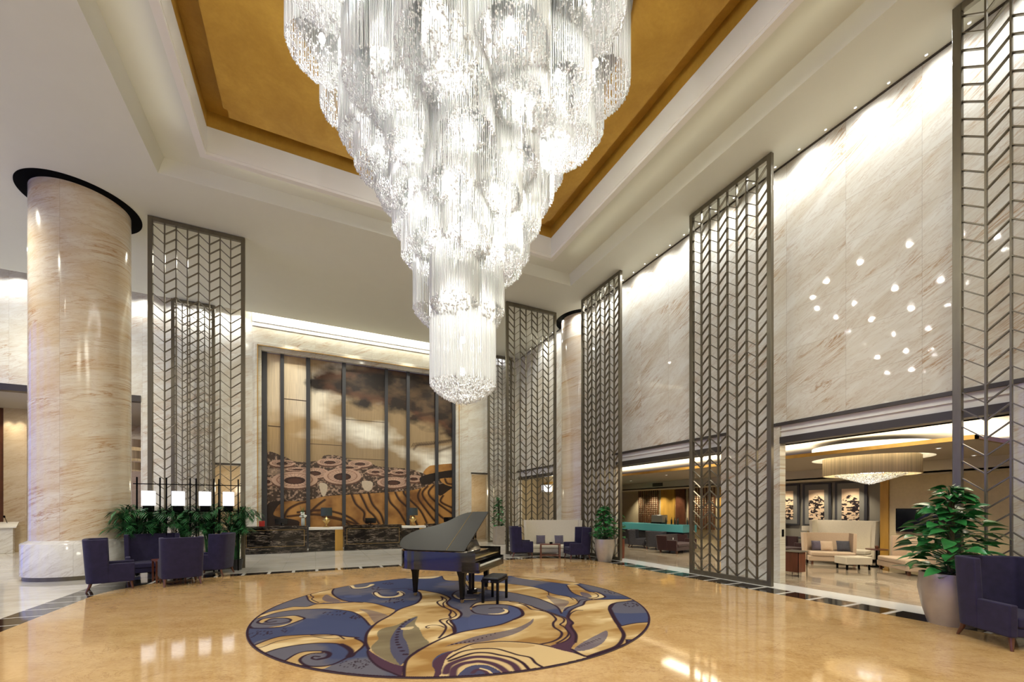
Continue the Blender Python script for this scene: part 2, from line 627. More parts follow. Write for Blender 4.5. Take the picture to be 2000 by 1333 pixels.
def attr_mat(name, rough=.9, spec=.2, coat=0, fine=0.0):
    t = NT(name)
    a = t.n('ShaderNodeAttribute', attribute_name='Col')
    c = a.outputs['Color']
    if fine:
        v = t.noise(t.pos(), 220, 2)
        c = t.mix(t.math('MULTIPLY', v, fine), c, (0, 0, 0))
    t.bsdf(c, rough, spec=spec, coat=coat)
    return t.m


M['rug'] = attr_mat('wool_rug', .95, .1, fine=.25)
M['mural'] = attr_mat('painted_wood', .4, .4)

# ------------------------------------------------------------------ structure


def struct(o):
    o['kind'] = 'structure'
    return o


b = MB()
b.quad((-20, -9, 0), (20, -9, 0), (20, 30, 0), (-20, 30, 0))
struct(b.build('floor', M['floor']))

# ceiling with stepped recess
RX0, RX1, RY0, RY1 = -3.58, 8.74, 1.2, 13.22      # edge of the recess at CEIL
IX0, IX1, IY0, IY1 = -3.42, 8.58, 1.36, 13.06
Z2 = 10.62


def ring(mb, o, i, zo, zi):
    (a0, b0, a1, b1), (c0, d0, c1, d1) = o, i
    O = [(a0, b0, zo), (a1, b0, zo), (a1, b1, zo), (a0, b1, zo)]
    I = [(c0, d0, zi), (c1, d0, zi), (c1, d1, zi), (c0, d1, zi)]
    for k in range(4):
        k2 = (k + 1) % 4
        mb.quad(O[k], O[k2], I[k2], I[k])


GX0, GX1, GY0, GY1 = -2.305, 7.06, 2.46, 11.84
b = MB()
ring(b, (-14.2, -8.2, 10.6, 20.85), (RX0, RY0, RX1, RY1), CEIL, CEIL)
ring(b, (RX0, RY0, RX1, RY1), (IX0, IY0, IX1, IY1), CEIL, Z2)
ring(b, (IX0, IY0, IX1, IY1), (GX0 - .16, GY0 - .16, GX1 + .16, GY1 + .16), Z2, Z2)
b.quad((-14.2, -8.2, 12.6), (10.6, -8.2, 12.6), (10.6, 22, 12.6), (-14.2, 22, 12.6))
struct(b.build('ceiling', M['ceiling']))
# beam round the coffer
b = MB()
BO = (GX0 - .16, GY0 - .16, GX1 + .16, GY1 + .16)
ring(b, BO, (GX0 - .012, GY0 - .012, GX1 + .012, GY1 + .012), 10.17, 10.17)
ring(b, (BO[0], BO[1], BO[2], BO[3]), (BO[0] + 1e-3, BO[1] + 1e-3, BO[2] - 1e-3, BO[3] - 1e-3), 10.17, 10.8)
ring(b, (GX0 - .012, GY0 - .012, GX1 + .012, GY1 + .012), (GX0 - .012, GY0 - .012, GX1 + .012, GY1 + .012), 10.17, 10.24)
ring(b, (GX0 - .012, GY0 - .012, GX1 + .012, GY1 + .012), (GX0, GY0, GX1, GY1), 10.24, 10.24)
ring(b, (GX0, GY0, GX1, GY1), (GX0 + 1e-3, GY0 + 1e-3, GX1 - 1e-3, GY1 - 1e-3), 10.24, 10.83)
struct(b.build('trim_1', M['beam']))
# gold field hanging in a deeper gold channel
b = MB()
ZB, ZT = 10.83, 11.2
n = .43
for (p, q) in (((GX0, GY0), (GX1, GY0)), ((GX1, GY0), (GX1, GY1)), ((GX1, GY1), (GX0, GY1)), ((GX0, GY1), (GX0, GY0))):
    b.quad((p[0], p[1], ZB), (q[0], q[1], ZB), (q[0], q[1], ZT), (p[0], p[1], ZT))
b.quad((GX0 - .3, GY0 - .3, ZT), (GX1 + .3, GY0 - .3, ZT), (GX1 + .3, GY1 + .3, ZT), (GX0 - .3, GY1 + .3, ZT))
j = .22
b.prism([(GX0 + n, GY0 + n + j), (GX0 + n + .08, GY0 + n + j), (GX0 + n + .08, GY0 + n), (GX1 - n - .08, GY0 + n), (GX1 - n - .08, GY0 + n + j), (GX1 - n, GY0 + n + j),
         (GX1 - n, GY1 - n - j), (GX1 - n - .08, GY1 - n - j), (GX1 - n - .08, GY1 - n), (GX0 + n + .08, GY1 - n), (GX0 + n + .08, GY1 - n - j), (GX0 + n, GY1 - n - j)], ZB + .03, ZT - .01)
struct(b.build('trim_2', M['gold']))

# right wall (X = 10.4) with three openings
WX, WT = 10.4, .22
LZ = 3.97
b = MB()
b.box(WX, -8.2, LZ, WX + WT, 22.0, CEIL + .4)
for y0, y1 in ((-8.2, 2.62), (6.41, 8.06), (12.6, 17.25), (21.0, 22.0)):
    b.box(WX, y0, 0, WX + WT, y1, LZ)
struct(b.build('wall_right', M['marble_y']))
b = MB()
for y0, y1 in ((2.62, 6.41), (8.06, 12.6), (17.25, 21.0)):
    b.box(WX - .04, y0 - .2, 3.90, WX + .02, y1 + .2, 3.975)
    b.box(WX - .02, y0, 3.46, WX + WT + .02, y1, 3.62)
struct(b.build('trim_3', M['bronze_dark']))
b = MB()
for y0, y1 in ((2.62, 6.41), (8.06, 12.6), (17.25, 21.0)):
    b.box(WX + .05, y0, 3.62, WX + .16, y1, 3.97)
    b.box(WX + .01, y0, 3.765, WX + .05, y1, 3.79)
for y0, y1 in ((2.62, 6.41), (8.06, 12.6), (17.25, 21.0)):
    b.box(WX + .16, y0, 3.60, WX + .26, y1, 4.0)
struct(b.build('trim_4', M['beam']))
# dark strip standing in for a shadow slot over the wall
b = MB()
b.box(WX - .03, -8, CEIL - .03, WX, 20.8, CEIL + .01)
struct(b.build('trim_5', M['bronze_dark']))

# back wall
BY = 21.3
b = MB()
b.box(-14.2, BY, 6.36, -6.3, BY + .25, CEIL + .3)
b.box(-6.3, BY, 0, -3.95, BY + .25, CEIL + .3)
b.box(-3.95, BY, 3.75, -2.95, BY + .25, CEIL + .3)
b.box(-2.95, BY, 0, -2.42, BY + .25, CEIL + .3)
b.box(-2.42, BY, 9.22, 7.08, BY + .25, CEIL + .3)
b.box(7.08, BY, 0, 7.68, BY + .25, CEIL + .3)
b.box(7.68, BY, 3.78, 8.7, BY + .25, CEIL + .3)
b.box(8.7, BY, 0, WX, BY + .25, CEIL + .3)
b.box(-14.2, BY, 0, -12.9, BY + .25, 6.36)
struct(b.build('wall_back', M['marble_x']))
b = MB()
b.box(-12.9, BY - .03, 6.12, -6.3, BY + .28, 6.36)
b.box(-3.98, BY - .03, 3.72, -2.92, BY + .28, 3.80)
b.box(7.65, BY - .03, 3.74, 8.73, BY + .28, 3.82)
struct(b.build('trim_6', M['bronze_dark']))
# stepped stone frame round the mural
b = MB()
for (o, i, y) in (((-2.42, 7.08, 9.22), (-2.30, 6.97, 9.08), BY - .04), ((-2.30, 6.97, 9.08), (-2.17, 6.85, 8.90), BY + .08)):
    b.box(o[0], y, 0, i[0], BY + .3, o[2])
    b.box(i[1], y, 0, o[1], BY + .3, o[2])
    b.box(i[0], y, i[2], i[1], BY + .3, o[2])
struct(b.build('trim_7', M['marble_x'], bevel=.01))
b = MB()
b.box(-2.315, BY - .05, 0, -2.285, BY - .035, 9.09)
b.box(6.955, BY - .05, 0, 6.985, BY - .035, 9.09)
b.box(-2.315, BY - .05, 9.06, 6.985, BY - .035, 9.09)
struct(b.build('trim_8', M['gold_wood']))
# cove: upstand hiding the tube and the slot above the back wall
b = MB()
b.box(-14.2, 20.85, CEIL, 10.4, 20.87, CEIL + .3)
b.box(-14.2, 20.85, CEIL + .28, 10.4, BY + .1, CEIL + .32)
b.box(-2.5, BY - .03, 9.9, 10.4, BY + .02, 10.6)
b.box(-2.5, BY - .06, 10.08, 10.4, BY + .02, 10.6)
struct(b.build('trim_9', M['beam']))
# annex behind the back wall
b = MB()
b.box(-14.2, 21.6, 6.12, -5.6, 29, 6.2)
b.box(-4.4, 21.6, 3.9, -2.5, 24, 3.98)
b.box(7.3, 21.5, 3.9, 9.5, 24, 3.98)
b.box(-4.5, 21.5, 0, -4.4, 24, 4)
b.box(-2.5, 22.0, 0, -2.4, 24, 4)
b.box(7.2, 22.0, 0, 7.3, 24, 4)
b.box(9.5, 21.5, 0, 9.6, 24, 4)
b.box(-14.3, 21.5, 0, -14.2, 29, 6.2)
b.box(-2.6, 21.9, 0, 7.3, 22.0, 9.4)
struct(b.build('wall_annex', M['lounge_ceiling']))
b = MB()
b.box(-11.9, 25.0, 0, -11.2, 25.5, 6.12)
b.box(-14.2, 27.5, 0, -5.6, 27.7, 6.12)
b.box(-4.4, 23.8, 0, -2.5, 24, 3.9)
b.box(7.3, 23.8, 0, 9.5, 24, 3.9)
struct(b.build('wall_annex.001', M['marble_warm']))
b = MB()
b.box(-12.35, 25.05, 0, -11.92, 25.5, 6.1)
b.box(-11.18, 25.05, 0, -10.75, 25.5, 6.1)
b.box(-5.8, 21.6, 0, -5.6, 27.5, 6.12)
struct(b.build('trim_10', M['brown_panel']))
b = MB()
b.box(-7.92, 26.9, 0, -7.72, 27.1, 4.3)
struct(b.build('trim_11', M['gold_wood']))

# left wall with tall dusk windows, front wall behind the camera
b = MB()
b.box(-14.4, -8.2, 9.0, -14.2, 21.5, CEIL + .1)
wins = []
y = -7.0
while y < 19:
    wins.append((y, y + 2.6))
    y += 3.6
prev = -8.2
for (a, c) in wins:
    b.box(-14.4, prev, 0, -14.2, a, 9.0)
    prev = c
b.box(-14.4, prev, 0, -14.2, 21.5, 9.0)
struct(b.build('wall_left', M['marble_y']))
t = NT('window_glass')
g = t.n('ShaderNodeBsdfTransparent')
g2 = t.n('ShaderNodeBsdfGlossy')
g2.inputs['Roughness'].default_value = .03
mx = t.n('ShaderNodeMixShader')
mx.inputs[0].default_value = .08
t.l(g.outputs[0], mx.inputs[1]); t.l(g2.outputs[0], mx.inputs[2]); t.l(mx.outputs[0], t.out.inputs[0])
M['pane'] = t.m
for i, (a, c) in enumerate(wins):
    b = MB()
    b.box(-14.35, a, .0, -14.25, a + .07, 9)
    b.box(-14.35, c - .07, .0, -14.25, c, 9)
    for z in (0, 3.0, 6.0, 8.93):
        b.box(-14.35, a, z, -14.25, c, z + .07)
    fr = struct(b.build('window_%d' % (i + 1), M['bronze_dark']))
    b = MB()
    b.quad((-14.3, a, 0), (-14.3, c, 0), (-14.3, c, 9), (-14.3, a, 9))
    b.build('pane', M['pane'], fr)
b = MB()
b.box(-14.4, -8.4, 0, 19, -8.2, CEIL + .1)
struct(b.build('wall_front', M['marble_x']))

# ------------------------------------------------------------------ lounge shell
b = MB()
b.box(10.62, -3, 3.72, 12.6, 22, 3.78)
b.box(12.0, -3, 3.72, 17.9, 22, 3.78)
struct(b.build('ceiling_lounge', M['lounge_ceiling']))
# tray with round recess for the pendant
cxp, cyp, rp = 14.1, 6.2, 1.32
b = MB()
N = 48
circ = [(cxp + rp * math.cos(2 * PI * k / N), cyp + rp * math.sin(2 * PI * k / N)) for k in range(N)]
# quads from circle to surrounding square
sq = []
for k in range(N):
    a = 2 * PI * k / N
    m = max(abs(math.cos(a)), abs(math.sin(a)))
    sq.append((cxp + 1.6 * math.cos(a) / m, cyp + 1.6 * math.sin(a) / m))
for k in range(N):
    k2 = (k + 1) % N
    b.quad((*circ[k], 3.25), (*circ[k2], 3.25), (*sq[k2], 3.25), (*sq[k], 3.25))
TX1 = 16.2
for (x0, y0, x1, y1) in ((12, 3.5, TX1, cyp - 1.6), (12, cyp - 1.6, cxp - 1.6, cyp + 1.6), (cxp + 1.6, cyp - 1.6, TX1, cyp + 1.6), (12, cyp + 1.6, TX1, 21)):
    b.quad((x0, y0, 3.25), (x1, y0, 3.25), (x1, y1, 3.25), (x0, y1, 3.25))
struct(b.build('ceiling_tray', M['tray']))
b = MB()
b.box(11.97, 3.47, 3.25, 12.02, 21, 3.34)
b.box(11.97, 3.47, 3.25, TX1, 3.52, 3.34)
struct(b.build('trim_12', M['gold_wood']))
b = MB()
for k in range(N):
    k2 = (k + 1) % N
    b.quad((*circ[k], 3.25), (*circ[k2], 3.25), (*circ[k2], 3.6), (*circ[k], 3.6))
b.add([(x, y, 3.6) for x, y in circ], [tuple(range(N))])
struct(b.build('trim_13', M['beam']))
light('POINT', (cxp, cyp, 3.42), 45, WARM, .3)
b = MB()
b.box(TX1, -3, 2.9, TX1 + .1, 21, 3.3)
b.box(TX1, -3, 2.9, 17.9, 21, 2.95)
struct(b.build('trim_14', M['lounge_ceiling']))
b = MB()
b.box(17.8, 7.2, 0, 18, 12.2, 2.9)
struct(b.build('wall_lounge', M['lounge_grey']))
b = MB()
b.box(17.2, -3, 0, 17.4, 7.2, 3.3)
b.box(17.2, 7.08, 0, 18.0, 7.2, 3.3)
b.box(17.8, 12.2, 0, 18, 22, 2.9)
b.box(10.62, 21.8, 0, 18, 22, 3.8)
b.box(10.62, -3.2, 0, 18, -3, 3.8)
b.box(12.0, 16.9, 0, 12.15, 21.8, 3.7)
struct(b.build('wall_lounge.001', M['lounge_wall']))
b = MB()
b.box(17.12, 7.02, 0, 17.3, 7.24, 3.1)
b.box(17.72, 16.6, 0, 17.8, 17.6, 2.9)
b.box(17.72, 13.1, 0, 17.8, 13.9, 2.9)
struct(b.build('trim_15', M['gold_wood']))
b = MB()
b.box(17.70, 15.9, 0, 17.8, 16.5, 2.9)
struct(b.build('trim_16', M['brown_panel']))

# ------------------------------------------------------------------ columns


def column(x, y, label):
    t = thing('column', (x, y, 0), 0, label, 'column', 'round stone columns')
    b = MB(); b.lathe([(1.0, 1.02), (1.0, CEIL - .01)], 96); b.build('shaft', M['column'], t, True)
    b = MB(); b.lathe([(1.14, .11), (1.14, .93), (1.12, .95), (1.02, 1.0), (1.0, 1.02)], 96); b.build('plinth', M['plinth'], t, True)
    b = MB(); b.lathe([(1.1, 0), (1.1, .11), (1.14, .11)], 96); b.build('toe_kick', M['bronze'], t, True)
    b = MB(); b.lathe([(1.0, CEIL - .02), (1.24, CEIL - .02), (1.24, CEIL)], 96); b.build('collar', M['black'], t)
    return t


column(-5.84, 15.5, 'wide round marble column at the left, standing behind the navy armchair group')
column(10.95, 15.5, 'round marble column at the back right between two lattice screens')

# ------------------------------------------------------------------ lattice screens


def make_screen(ncell, width, H=CEIL - .02):
    t = thing('lattice_screen', (0, 0, 0))
    fw, dp = .11, .10
    b = MB()
    b.box(0, -dp / 2, 0, fw, dp / 2, H)
    b.box(width - fw, -dp / 2, 0, width, dp / 2, H)
    b.box(fw, -dp / 2, 0, width - fw, dp / 2, .12)
    b.box(fw, -dp / 2, H - .13, width - fw, dp / 2, H)
    b.build('frame', M['bronze'], t, bevel=.006)
    cw = (width - 2 * fw) / ncell
    mm = MB().box(-.012, -.034, .12, .012, .034, H - .13)
    first = mm.build('mullion', M['bronze'], t)
    first.location = (fw + cw, 0, 0)
    for i in range(2, ncell):
        c = first.copy(); COL.objects.link(c); c.parent = t; c.location = (fw + i * cw, 0, 0)
    b = MB()
    pitch = .286
    rise = cw * .86
    z0, z1 = .12, H - .13
    for i in range(ncell):
        xa, xb = fw + i * cw + .0, fw + (i + 1) * cw
        k = -1
        while True:
            zt = z0 + k * pitch
            if zt > z1: break
            # cells alternate: falling from the outer post, rising to the next
            za, zb = (zt + rise, zt) if i % 2 == 0 else (zt, zt + rise)
            lo, hi = min(za, zb), max(za, zb)
            if lo >= z0 - .001 and hi <= z1 + .001:
                b.bar((xa, 0, za), (xb, 0, zb), .056, .016, up=(0, 0, 1))
            k += 1
    b.build('slat_lattice', M['bronze'], t)
    return t


def copy_screen(src, x, y, rz, label):
    c = src if src.location.length < 1e-6 and 'label' not in src else copy_tree(src)
    c.location = (x, y, 0)
    c.rotation_euler = (0, 0, rz)
    return tag(c, label, 'screen', 'tall bronze chevron lattice screens')


S8 = make_screen(8, 2.37)
copy_screen(S8, -4.35, 15.25, 0, 'bronze chevron lattice screen beside the wide left column, behind the potted palms')
copy_screen(S8, 7.0, 15.3, 0, 'bronze chevron lattice screen behind the high-backed cream sofa')
copy_screen(S8, 9.76, 11.55, PI / 2, 'bronze chevron lattice screen just behind the potted plant in the back right corner')
copy_screen(S8, 9.76, 6.19, PI / 2, 'bronze chevron lattice screen in the middle of the right wall, between the two lounge openings')
copy_screen(S8, 9.76, .75, PI / 2, 'nearest bronze chevron lattice screen, cut by the right edge, behind the big potted plant')
S5 = make_screen(5, 1.45)
copy_screen(S5, -5.22, 20.85, 0, 'narrow bronze lattice screen at the back, seen through the left screen')
copy_screen(S5, 8.5, 20.95, 0, 'narrow bronze lattice screen at the back, right of the mural')
S3 = make_screen(5, 1.45, 3.6)
o = copy_screen(S3, 12.75, 15.4, PI / 2 - .6, 'low bronze lattice screen inside the lounge near the turquoise bar')
o['group'] = 'low lounge lattice screens'

# ------------------------------------------------------------------ drawing on flat things: polygons rasterised to colour attributes


def lin(h):
    r, g, b_ = h
    f = lambda c: (c / 255 / 12.92) if c / 255 <= .04045 else ((c / 255 + .055) / 1.055) ** 2.4
    return np.array([f(r), f(g), f(b_)])


def vnoise(u, v, scale, seed, octaves=4):
    out = np.zeros_like(u)
    amp, tot = 1.0, 0.0
    for o_ in range(octaves):
        rs = np.random.RandomState(seed + o_)
        G = rs.rand(256, 256)
        x = u * scale * 2 ** o_ + 37.3
        y = v * scale * 2 ** o_ + 11.7
        xi = np.floor(x).astype(int); yi = np.floor(y).astype(int)
        fx = x - xi; fy = y - yi
        fx = fx * fx * (3 - 2 * fx); fy = fy * fy * (3 - 2 * fy)
        a = G[xi % 256, yi % 256]; b_ = G[(xi + 1) % 256, yi % 256]
        c = G[xi % 256, (yi + 1) % 256]; d = G[(xi + 1) % 256, (yi + 1) % 256]
        out += amp * ((a * (1 - fx) + b_ * fx) * (1 - fy) + (c * (1 - fx) + d * fx) * fy)
        tot += amp
        amp *= .5
    return out / tot


def smooth_line(pts, n=6, closed=False):
    P = [np.array(p, float) for p in pts]
    m = len(P)
    out = []
    rng = range(m if closed else m - 1)
    for i in rng:
        p0 = P[(i - 1) % m] if closed or i > 0 else P[0]
        p1 = P[i]
        p2 = P[(i + 1) % m]
        p3 = P[(i + 2) % m] if closed or i + 2 < m else P[-1]
        for k in range(n):
            s_ = k / n
            out.append(.5 * ((2 * p1) + (-p0 + p2) * s_ + (2 * p0 - 5 * p1 + 4 * p2 - p3) * s_ ** 2 + (-p0 + 3 * p1 - 3 * p2 + p3) * s_ ** 3))
    if not closed: out.append(P[-1])
    return np.array(out)


class Canvas:
    def __init__(s, u, v, col):
        s.u, s.v, s.c = u, v, col

    def inside(s, poly):
        u, v = s.u, s.v
        bb = (u >= poly[:, 0].min()) & (u <= poly[:, 0].max()) & (v >= poly[:, 1].min()) & (v <= poly[:, 1].max())
        idx = np.nonzero(bb)[0]
        uu, vv = u[idx], v[idx]
        ins = np.zeros(len(idx), bool)
        n_ = len(poly)
        for i in range(n_):
            x1, y1 = poly[i]
            x2, y2 = poly[(i + 1) % n_]
            if y1 == y2: continue
            c = ((y1 > vv) != (y2 > vv)) & (uu < (x2 - x1) * (vv - y1) / (y2 - y1) + x1)
            ins ^= c
        return idx[ins]

    def poly(s, pts, color, alpha=1.0, smooth=True):
        P = smooth_line(pts, 6, True) if smooth else np.array(pts, float)
        i = s.inside(P)
        a = alpha if np.isscalar(alpha) else alpha[i][:, None]
        col = color if color.ndim == 1 else color[i]
        s.c[i] = s.c[i] * (1 - a) + col * a

    def dist(s, P, lim):
        u, v = s.u, s.v
        D = np.full(len(u), 1e9)
        for i in range(len(P) - 1):
            a, b_ = P[i], P[i + 1]
            bb = (u > min(a[0], b_[0]) - lim) & (u < max(a[0], b_[0]) + lim) & (v > min(a[1], b_[1]) - lim) & (v < max(a[1], b_[1]) + lim)
            idx = np.nonzero(bb)[0]
            if not len(idx): continue
            d = b_ - a
            L = max(d @ d, 1e-12)
            t_ = np.clip(((u[idx] - a[0]) * d[0] + (v[idx] - a[1]) * d[1]) / L, 0, 1)
            dd = np.hypot(u[idx] - a[0] - t_ * d[0], v[idx] - a[1] - t_ * d[1])
            D[idx] = np.minimum(D[idx], dd)
        return D

    def line(s, pts, wd, color, alpha=1.0, soft=.3, closed=False, smooth=True):
        P = smooth_line(pts, 5, closed) if smooth else np.array(pts, float)
        if closed: P = np.vstack([P, P[:1]])
        D = s.dist(P, wd * 1.2)
        a = np.clip((wd / 2 * (1 + soft) - D) / (wd * soft + 1e-9), 0, 1) * alpha
        i = np.nonzero(a > 0)[0]
        s.c[i] = s.c[i] * (1 - a[i, None]) + color * a[i, None]

    def dot(s, c, rx, ry, color, ang=0):
        du, dv = s.u - c[0], s.v - c[1]
        x = du * math.cos(ang) + dv * math.sin(ang)
        y = -du * math.sin(ang) + dv * math.cos(ang)
        i = np.nonzero((x / rx) ** 2 + (y / ry) ** 2 < 1)[0]
        s.c[i] = color


def set_col(o, cols):
    me = o.data
    at = me.color_attributes.new('Col', 'FLOAT_COLOR', 'POINT')
    rgba = np.ones((len(cols), 4), np.float32)
    rgba[:, :3] = np.clip(cols, 0, 1)
    at.data.foreach_set('color', rgba.ravel())


# photo measurements turned into points of the floor / of a wall plane
FW = np.array([math.sin(YAW), math.cos(YAW)])
RT = np.array([math.cos(YAW), -math.sin(YAW)])


def floor_pt(x, y):
    d = EYE * FOC / (y - PY)
    p = d * FW + (x - PX) / FOC * d * RT
    return (p[0], p[1])


def wall_pt(x, y, Y):
    v = FW + (x - PX) / FOC * RT
    d = Y / v[1]
    return (v[0] * d, EYE - (y - PY) / FOC * d)


# ------------------------------------------------------------------ the round rug
RC = (2.514, 7.607)
RR = 3.46


def build_rug():
    st = .0105
    n_ = int(RR / st) + 2
    g = np.arange(-n_, n_ + 1) * st
    U, V = np.meshgrid(g, g, indexing='ij')
    r = np.hypot(U, V)
    ins = r <= RR
    cell = ins[:-1, :-1] | ins[1:, :-1] | ins[1:, 1:] | ins[:-1, 1:]
    sc = np.where(r > RR, RR / np.maximum(r, 1e-9), 1.0)
    U2, V2 = U * sc, V * sc
    used = np.zeros_like(ins)
    used[:-1, :-1] |= cell; used[1:, :-1] |= cell; used[1:, 1:] |= cell; used[:-1, 1:] |= cell
    idm = np.full(used.shape, -1); idm[used] = np.arange(used.sum())
    f = np.stack([idm[:-1, :-1][cell], idm[1:, :-1][cell], idm[1:, 1:][cell], idm[:-1, 1:][cell]], 1)
    u = U2[used] + RC[0]
    v = V2[used] + RC[1]
    verts = np.stack([u, v, np.full_like(u, .014)], 1)
    blue = lin((60, 66, 94)); grey = lin((92, 89, 98)); tan = lin((172, 142, 94)); brown = lin((142, 106, 58))
    light_ = lin((206, 182, 138)); dark = lin((44, 26, 38)); plum = lin((70, 46, 60)); teal = lin((112, 104, 84)); viol = lin((66, 66, 90))
    n1 = vnoise(u, v, .9, 5, 4)[:, None]
    n2 = vnoise(u * 1.0 + v * .3, v * 2.2, 1.3, 9, 4)[:, None]
    bg = blue * (1 - .0) + (grey - blue) * np.clip((n1 - .47) * 9, 0, 1)
    T = tan + (brown - tan) * np.clip((n2 - .50) * 5, 0, 1)
    T = T + (light_ - T) * np.clip((.42 - n2) * 6, 0, 1)
    C = Canvas(u, v, bg.copy())

    def z(k, pts):
        off = (0, 1434.5, 2869, 3945)[k - 1]
        out = []
        for p in pts:
            if len(p) == 3: q, X_, Y_ = p; o2 = (0, 1434.5, 2869, 3945)[q - 1]
            else: X_, Y_ = p; o2 = off
            x = 440 + (X_ + o2) / 5.977
            y_ = max(1110 + Y_ / 5.977, 1105)
            out.append(floor_pt(x, y_))
        return out

    # bands of clear blue
    C.poly(z(1, [(930, 600), (1300, 620), (1554, 640), (1700, 690), (1650, 780), (1640, 820), (1250, 780), (900, 790), (700, 790), (720, 720), (900, 640)]), blue * 1.05, .9)
    C.poly(z(2, [(1240, 620), (1400, 590), (1554, 560), (1800, 560), (2020, 560), (2000, 620), (1700, 690), (1430, 750), (1250, 770)]), blue * 1.25, .9)
    C.poly(z(1, [(150, 700), (400, 710), (800, 700), (700, 800), (400, 860), (270, 910)]), blue * .95, .9)
    C.poly(z(3, [(0, 560), (250, 570), (430, 540), (440, 450), (560, 490), (600, 540), (560, 590), (300, 670), (0, 730)]), blue * 1.3, .95)
    LW = .035
    # upper left ribbon
    top = [(370, 580), (500, 525), (650, 492), (800, 462), (950, 462), (1060, 432), (1200, 425), (2, 0, 412), (2, 150, 406), (2, 300, 422), (2, 430, 457), (2, 540, 492)]
    low = [(2, 500, 560), (2, 340, 650), (2, 250, 680), (2, 180, 600), (2, 100, 545), (2, 0, 512), (1200, 487), (1000, 490), (800, 502), (600, 532), (380, 602)]
    C.poly(z(1, top + low), T)
    C.line(z(1, top), LW, dark); C.line(z(1, low[2:]), LW, dark)
    C.poly(z(2, [(130, 490), (250, 500), (400, 540), (470, 580), (330, 650), (280, 620), (220, 540)]), viol, .55)
    # upper left crest
    cr = [(940, 310), (1050, 262), (1200, 232), (1340, 208), (1270, 250), (1250, 300), (1300, 350), (1400, 392), (1450, 402), (1150, 418), (1060, 425), (980, 390), (950, 340)]
    C.poly(z(1, cr), T); C.line(z(1, [(1340, 208), (1270, 250), (1250, 300), (1300, 350), (1400, 392), (1600, 415)]), LW * 1.2, dark)
    C.line(z(1, [(940, 310), (955, 345), (980, 390), (1060, 425), (1150, 418)]), LW, dark)
    C.line(z(1, [(985, 290), (1000, 330), (1030, 350), (1010, 375), (1090, 415)]), LW * .8, dark)
    C.poly(z(1, [(1130, 370), (1180, 320), (1250, 350), (1350, 400), (1200, 405)]), viol, .7)
    # left spiral
    C.poly(z(1, [(400, 640), (450, 605), (600, 585), (800, 567), (915, 597), (850, 628), (760, 668), (650, 697), (500, 706), (650, 682), (750, 655), (772, 620), (735, 600), (640, 592), (520, 602), (440, 650)]), T)
    C.line(z(1, [(390, 572), (280, 612), (243, 660), (270, 708), (450, 716), (650, 700), (780, 658), (860, 628), (925, 600), (880, 580), (800, 566), (600, 586), (450, 602), (378, 640), (410, 660), (520, 667), (640, 660), (740, 640), (765, 615), (700, 596), (560, 602), (470, 636), (520, 646), (590, 633)]), LW * 1.2, dark)
    C.line(z(1, [(370, 580), (270, 618), (245, 665), (290, 712)]), LW * 2.2, dark)
    # lower left ribbon
    rb = [(290, 940), (400, 890), (550, 835), (700, 805), (1000, 790), (1250, 790), (1400, 812), (1554, 826), (2, 80, 832), (2, 150, 865), (2, 190, 905), (2, 140, 960), (2, 60, 1020), (1440, 1045), (1470, 990), (1420, 935), (1330, 902), (1200, 890), (1000, 896), (800, 920), (600, 960), (430, 1020), (330, 965)]
    C.poly(z(1, rb), T)
    C.line(z(1, rb[:13]), LW, dark); C.line(z(1, rb[13:22]), LW, dark)
    C.line(z(1, [(1440, 1045), (1472, 990), (1420, 938), (1350, 905)]), LW * 2.2, dark)
    C.line(z(1, [(330, 960), (450, 930), (600, 872), (800, 832), (1000, 812), (1200, 838), (1330, 832)]), LW * .6, dark)
    C.line(z(1, [(1000, 796), (1150, 806), (1300, 796), (1390, 842)]), LW * .8, dark)
    C.line(z(2, [(195, 905), (150, 955), (95, 995), (50, 1045), (0, 1060)]), LW, dark)
    # lower left spiral
    C.poly(z(1, [(700, 1100), (800, 1030), (950, 990), (1100, 986), (1190, 1000), (1150, 1008), (1000, 1022), (900, 1062), (868, 1100), (905, 1150), (960, 1168), (800, 1140)]), T)
    C.poly(z(1, [(960, 1172), (1100, 1165), (1250, 1140), (1150, 1192), (1050, 1195)]), T)
    C.line(z(1, [(690, 1105), (820, 1022), (950, 987), (1150, 985), (1222, 1012), (1200, 1058), (1080, 1084), (1012, 1070), (1035, 1046), (1100, 1050)]), LW * .9, dark)
    C.line(z(1, [(1440, 1045), (1380, 1085), (1250, 1142), (1100, 1165), (950, 1155), (872, 1100), (902, 1052), (1000, 1014), (1130, 1006)]), LW * 1.1, dark)
    C.line(z(1, [(1150, 990), (1215, 1012), (1190, 1055), (1090, 1080)]), LW * 1.8, dark)
    # plum foot of the middle body
    C.poly(z(2, [(230, 965), (290, 1010), (400, 1080), (560, 1140), (640, 1160), (655, 1300), (500, 1245), (350, 1180), (260, 1100), (215, 1020)]), plum)
    # right-hand top ribbons
    C.poly(z(3, [(430, 190), (700, 225), (870, 270), (960, 310), (1196, 360), (4, 180, 400), (4, 150, 440), (1100, 470), (1060, 530), (1000, 460), (850, 390), (700, 342), (450, 292), (250, 270), (0, 232), (-60, 160), (100, 170)]), T)
    C.poly(z(3, [(880, 330), (1000, 360), (1140, 400), (1100, 460), (1050, 500), (960, 420)]), viol, .6)
    C.line(z(3, [(-120, 200), (0, 232), (250, 270), (450, 292), (700, 342), (850, 390), (1000, 460), (1055, 540)]), LW * 1.1, dark)
    C.line(z(3, [(430, 190), (700, 225), (870, 270), (960, 310), (1196, 360), (4, 170, 400)]), LW * .8, dark)
    C.line(z(3, [(800, 240), (900, 290), (920, 330), (1100, 330), (1196, 380)]), LW * .7, dark)
    C.poly(z(3, [(420, 85), (700, 110), (1196, 160), (1300, 170), (1196, 200), (900, 170), (600, 130)]), T)
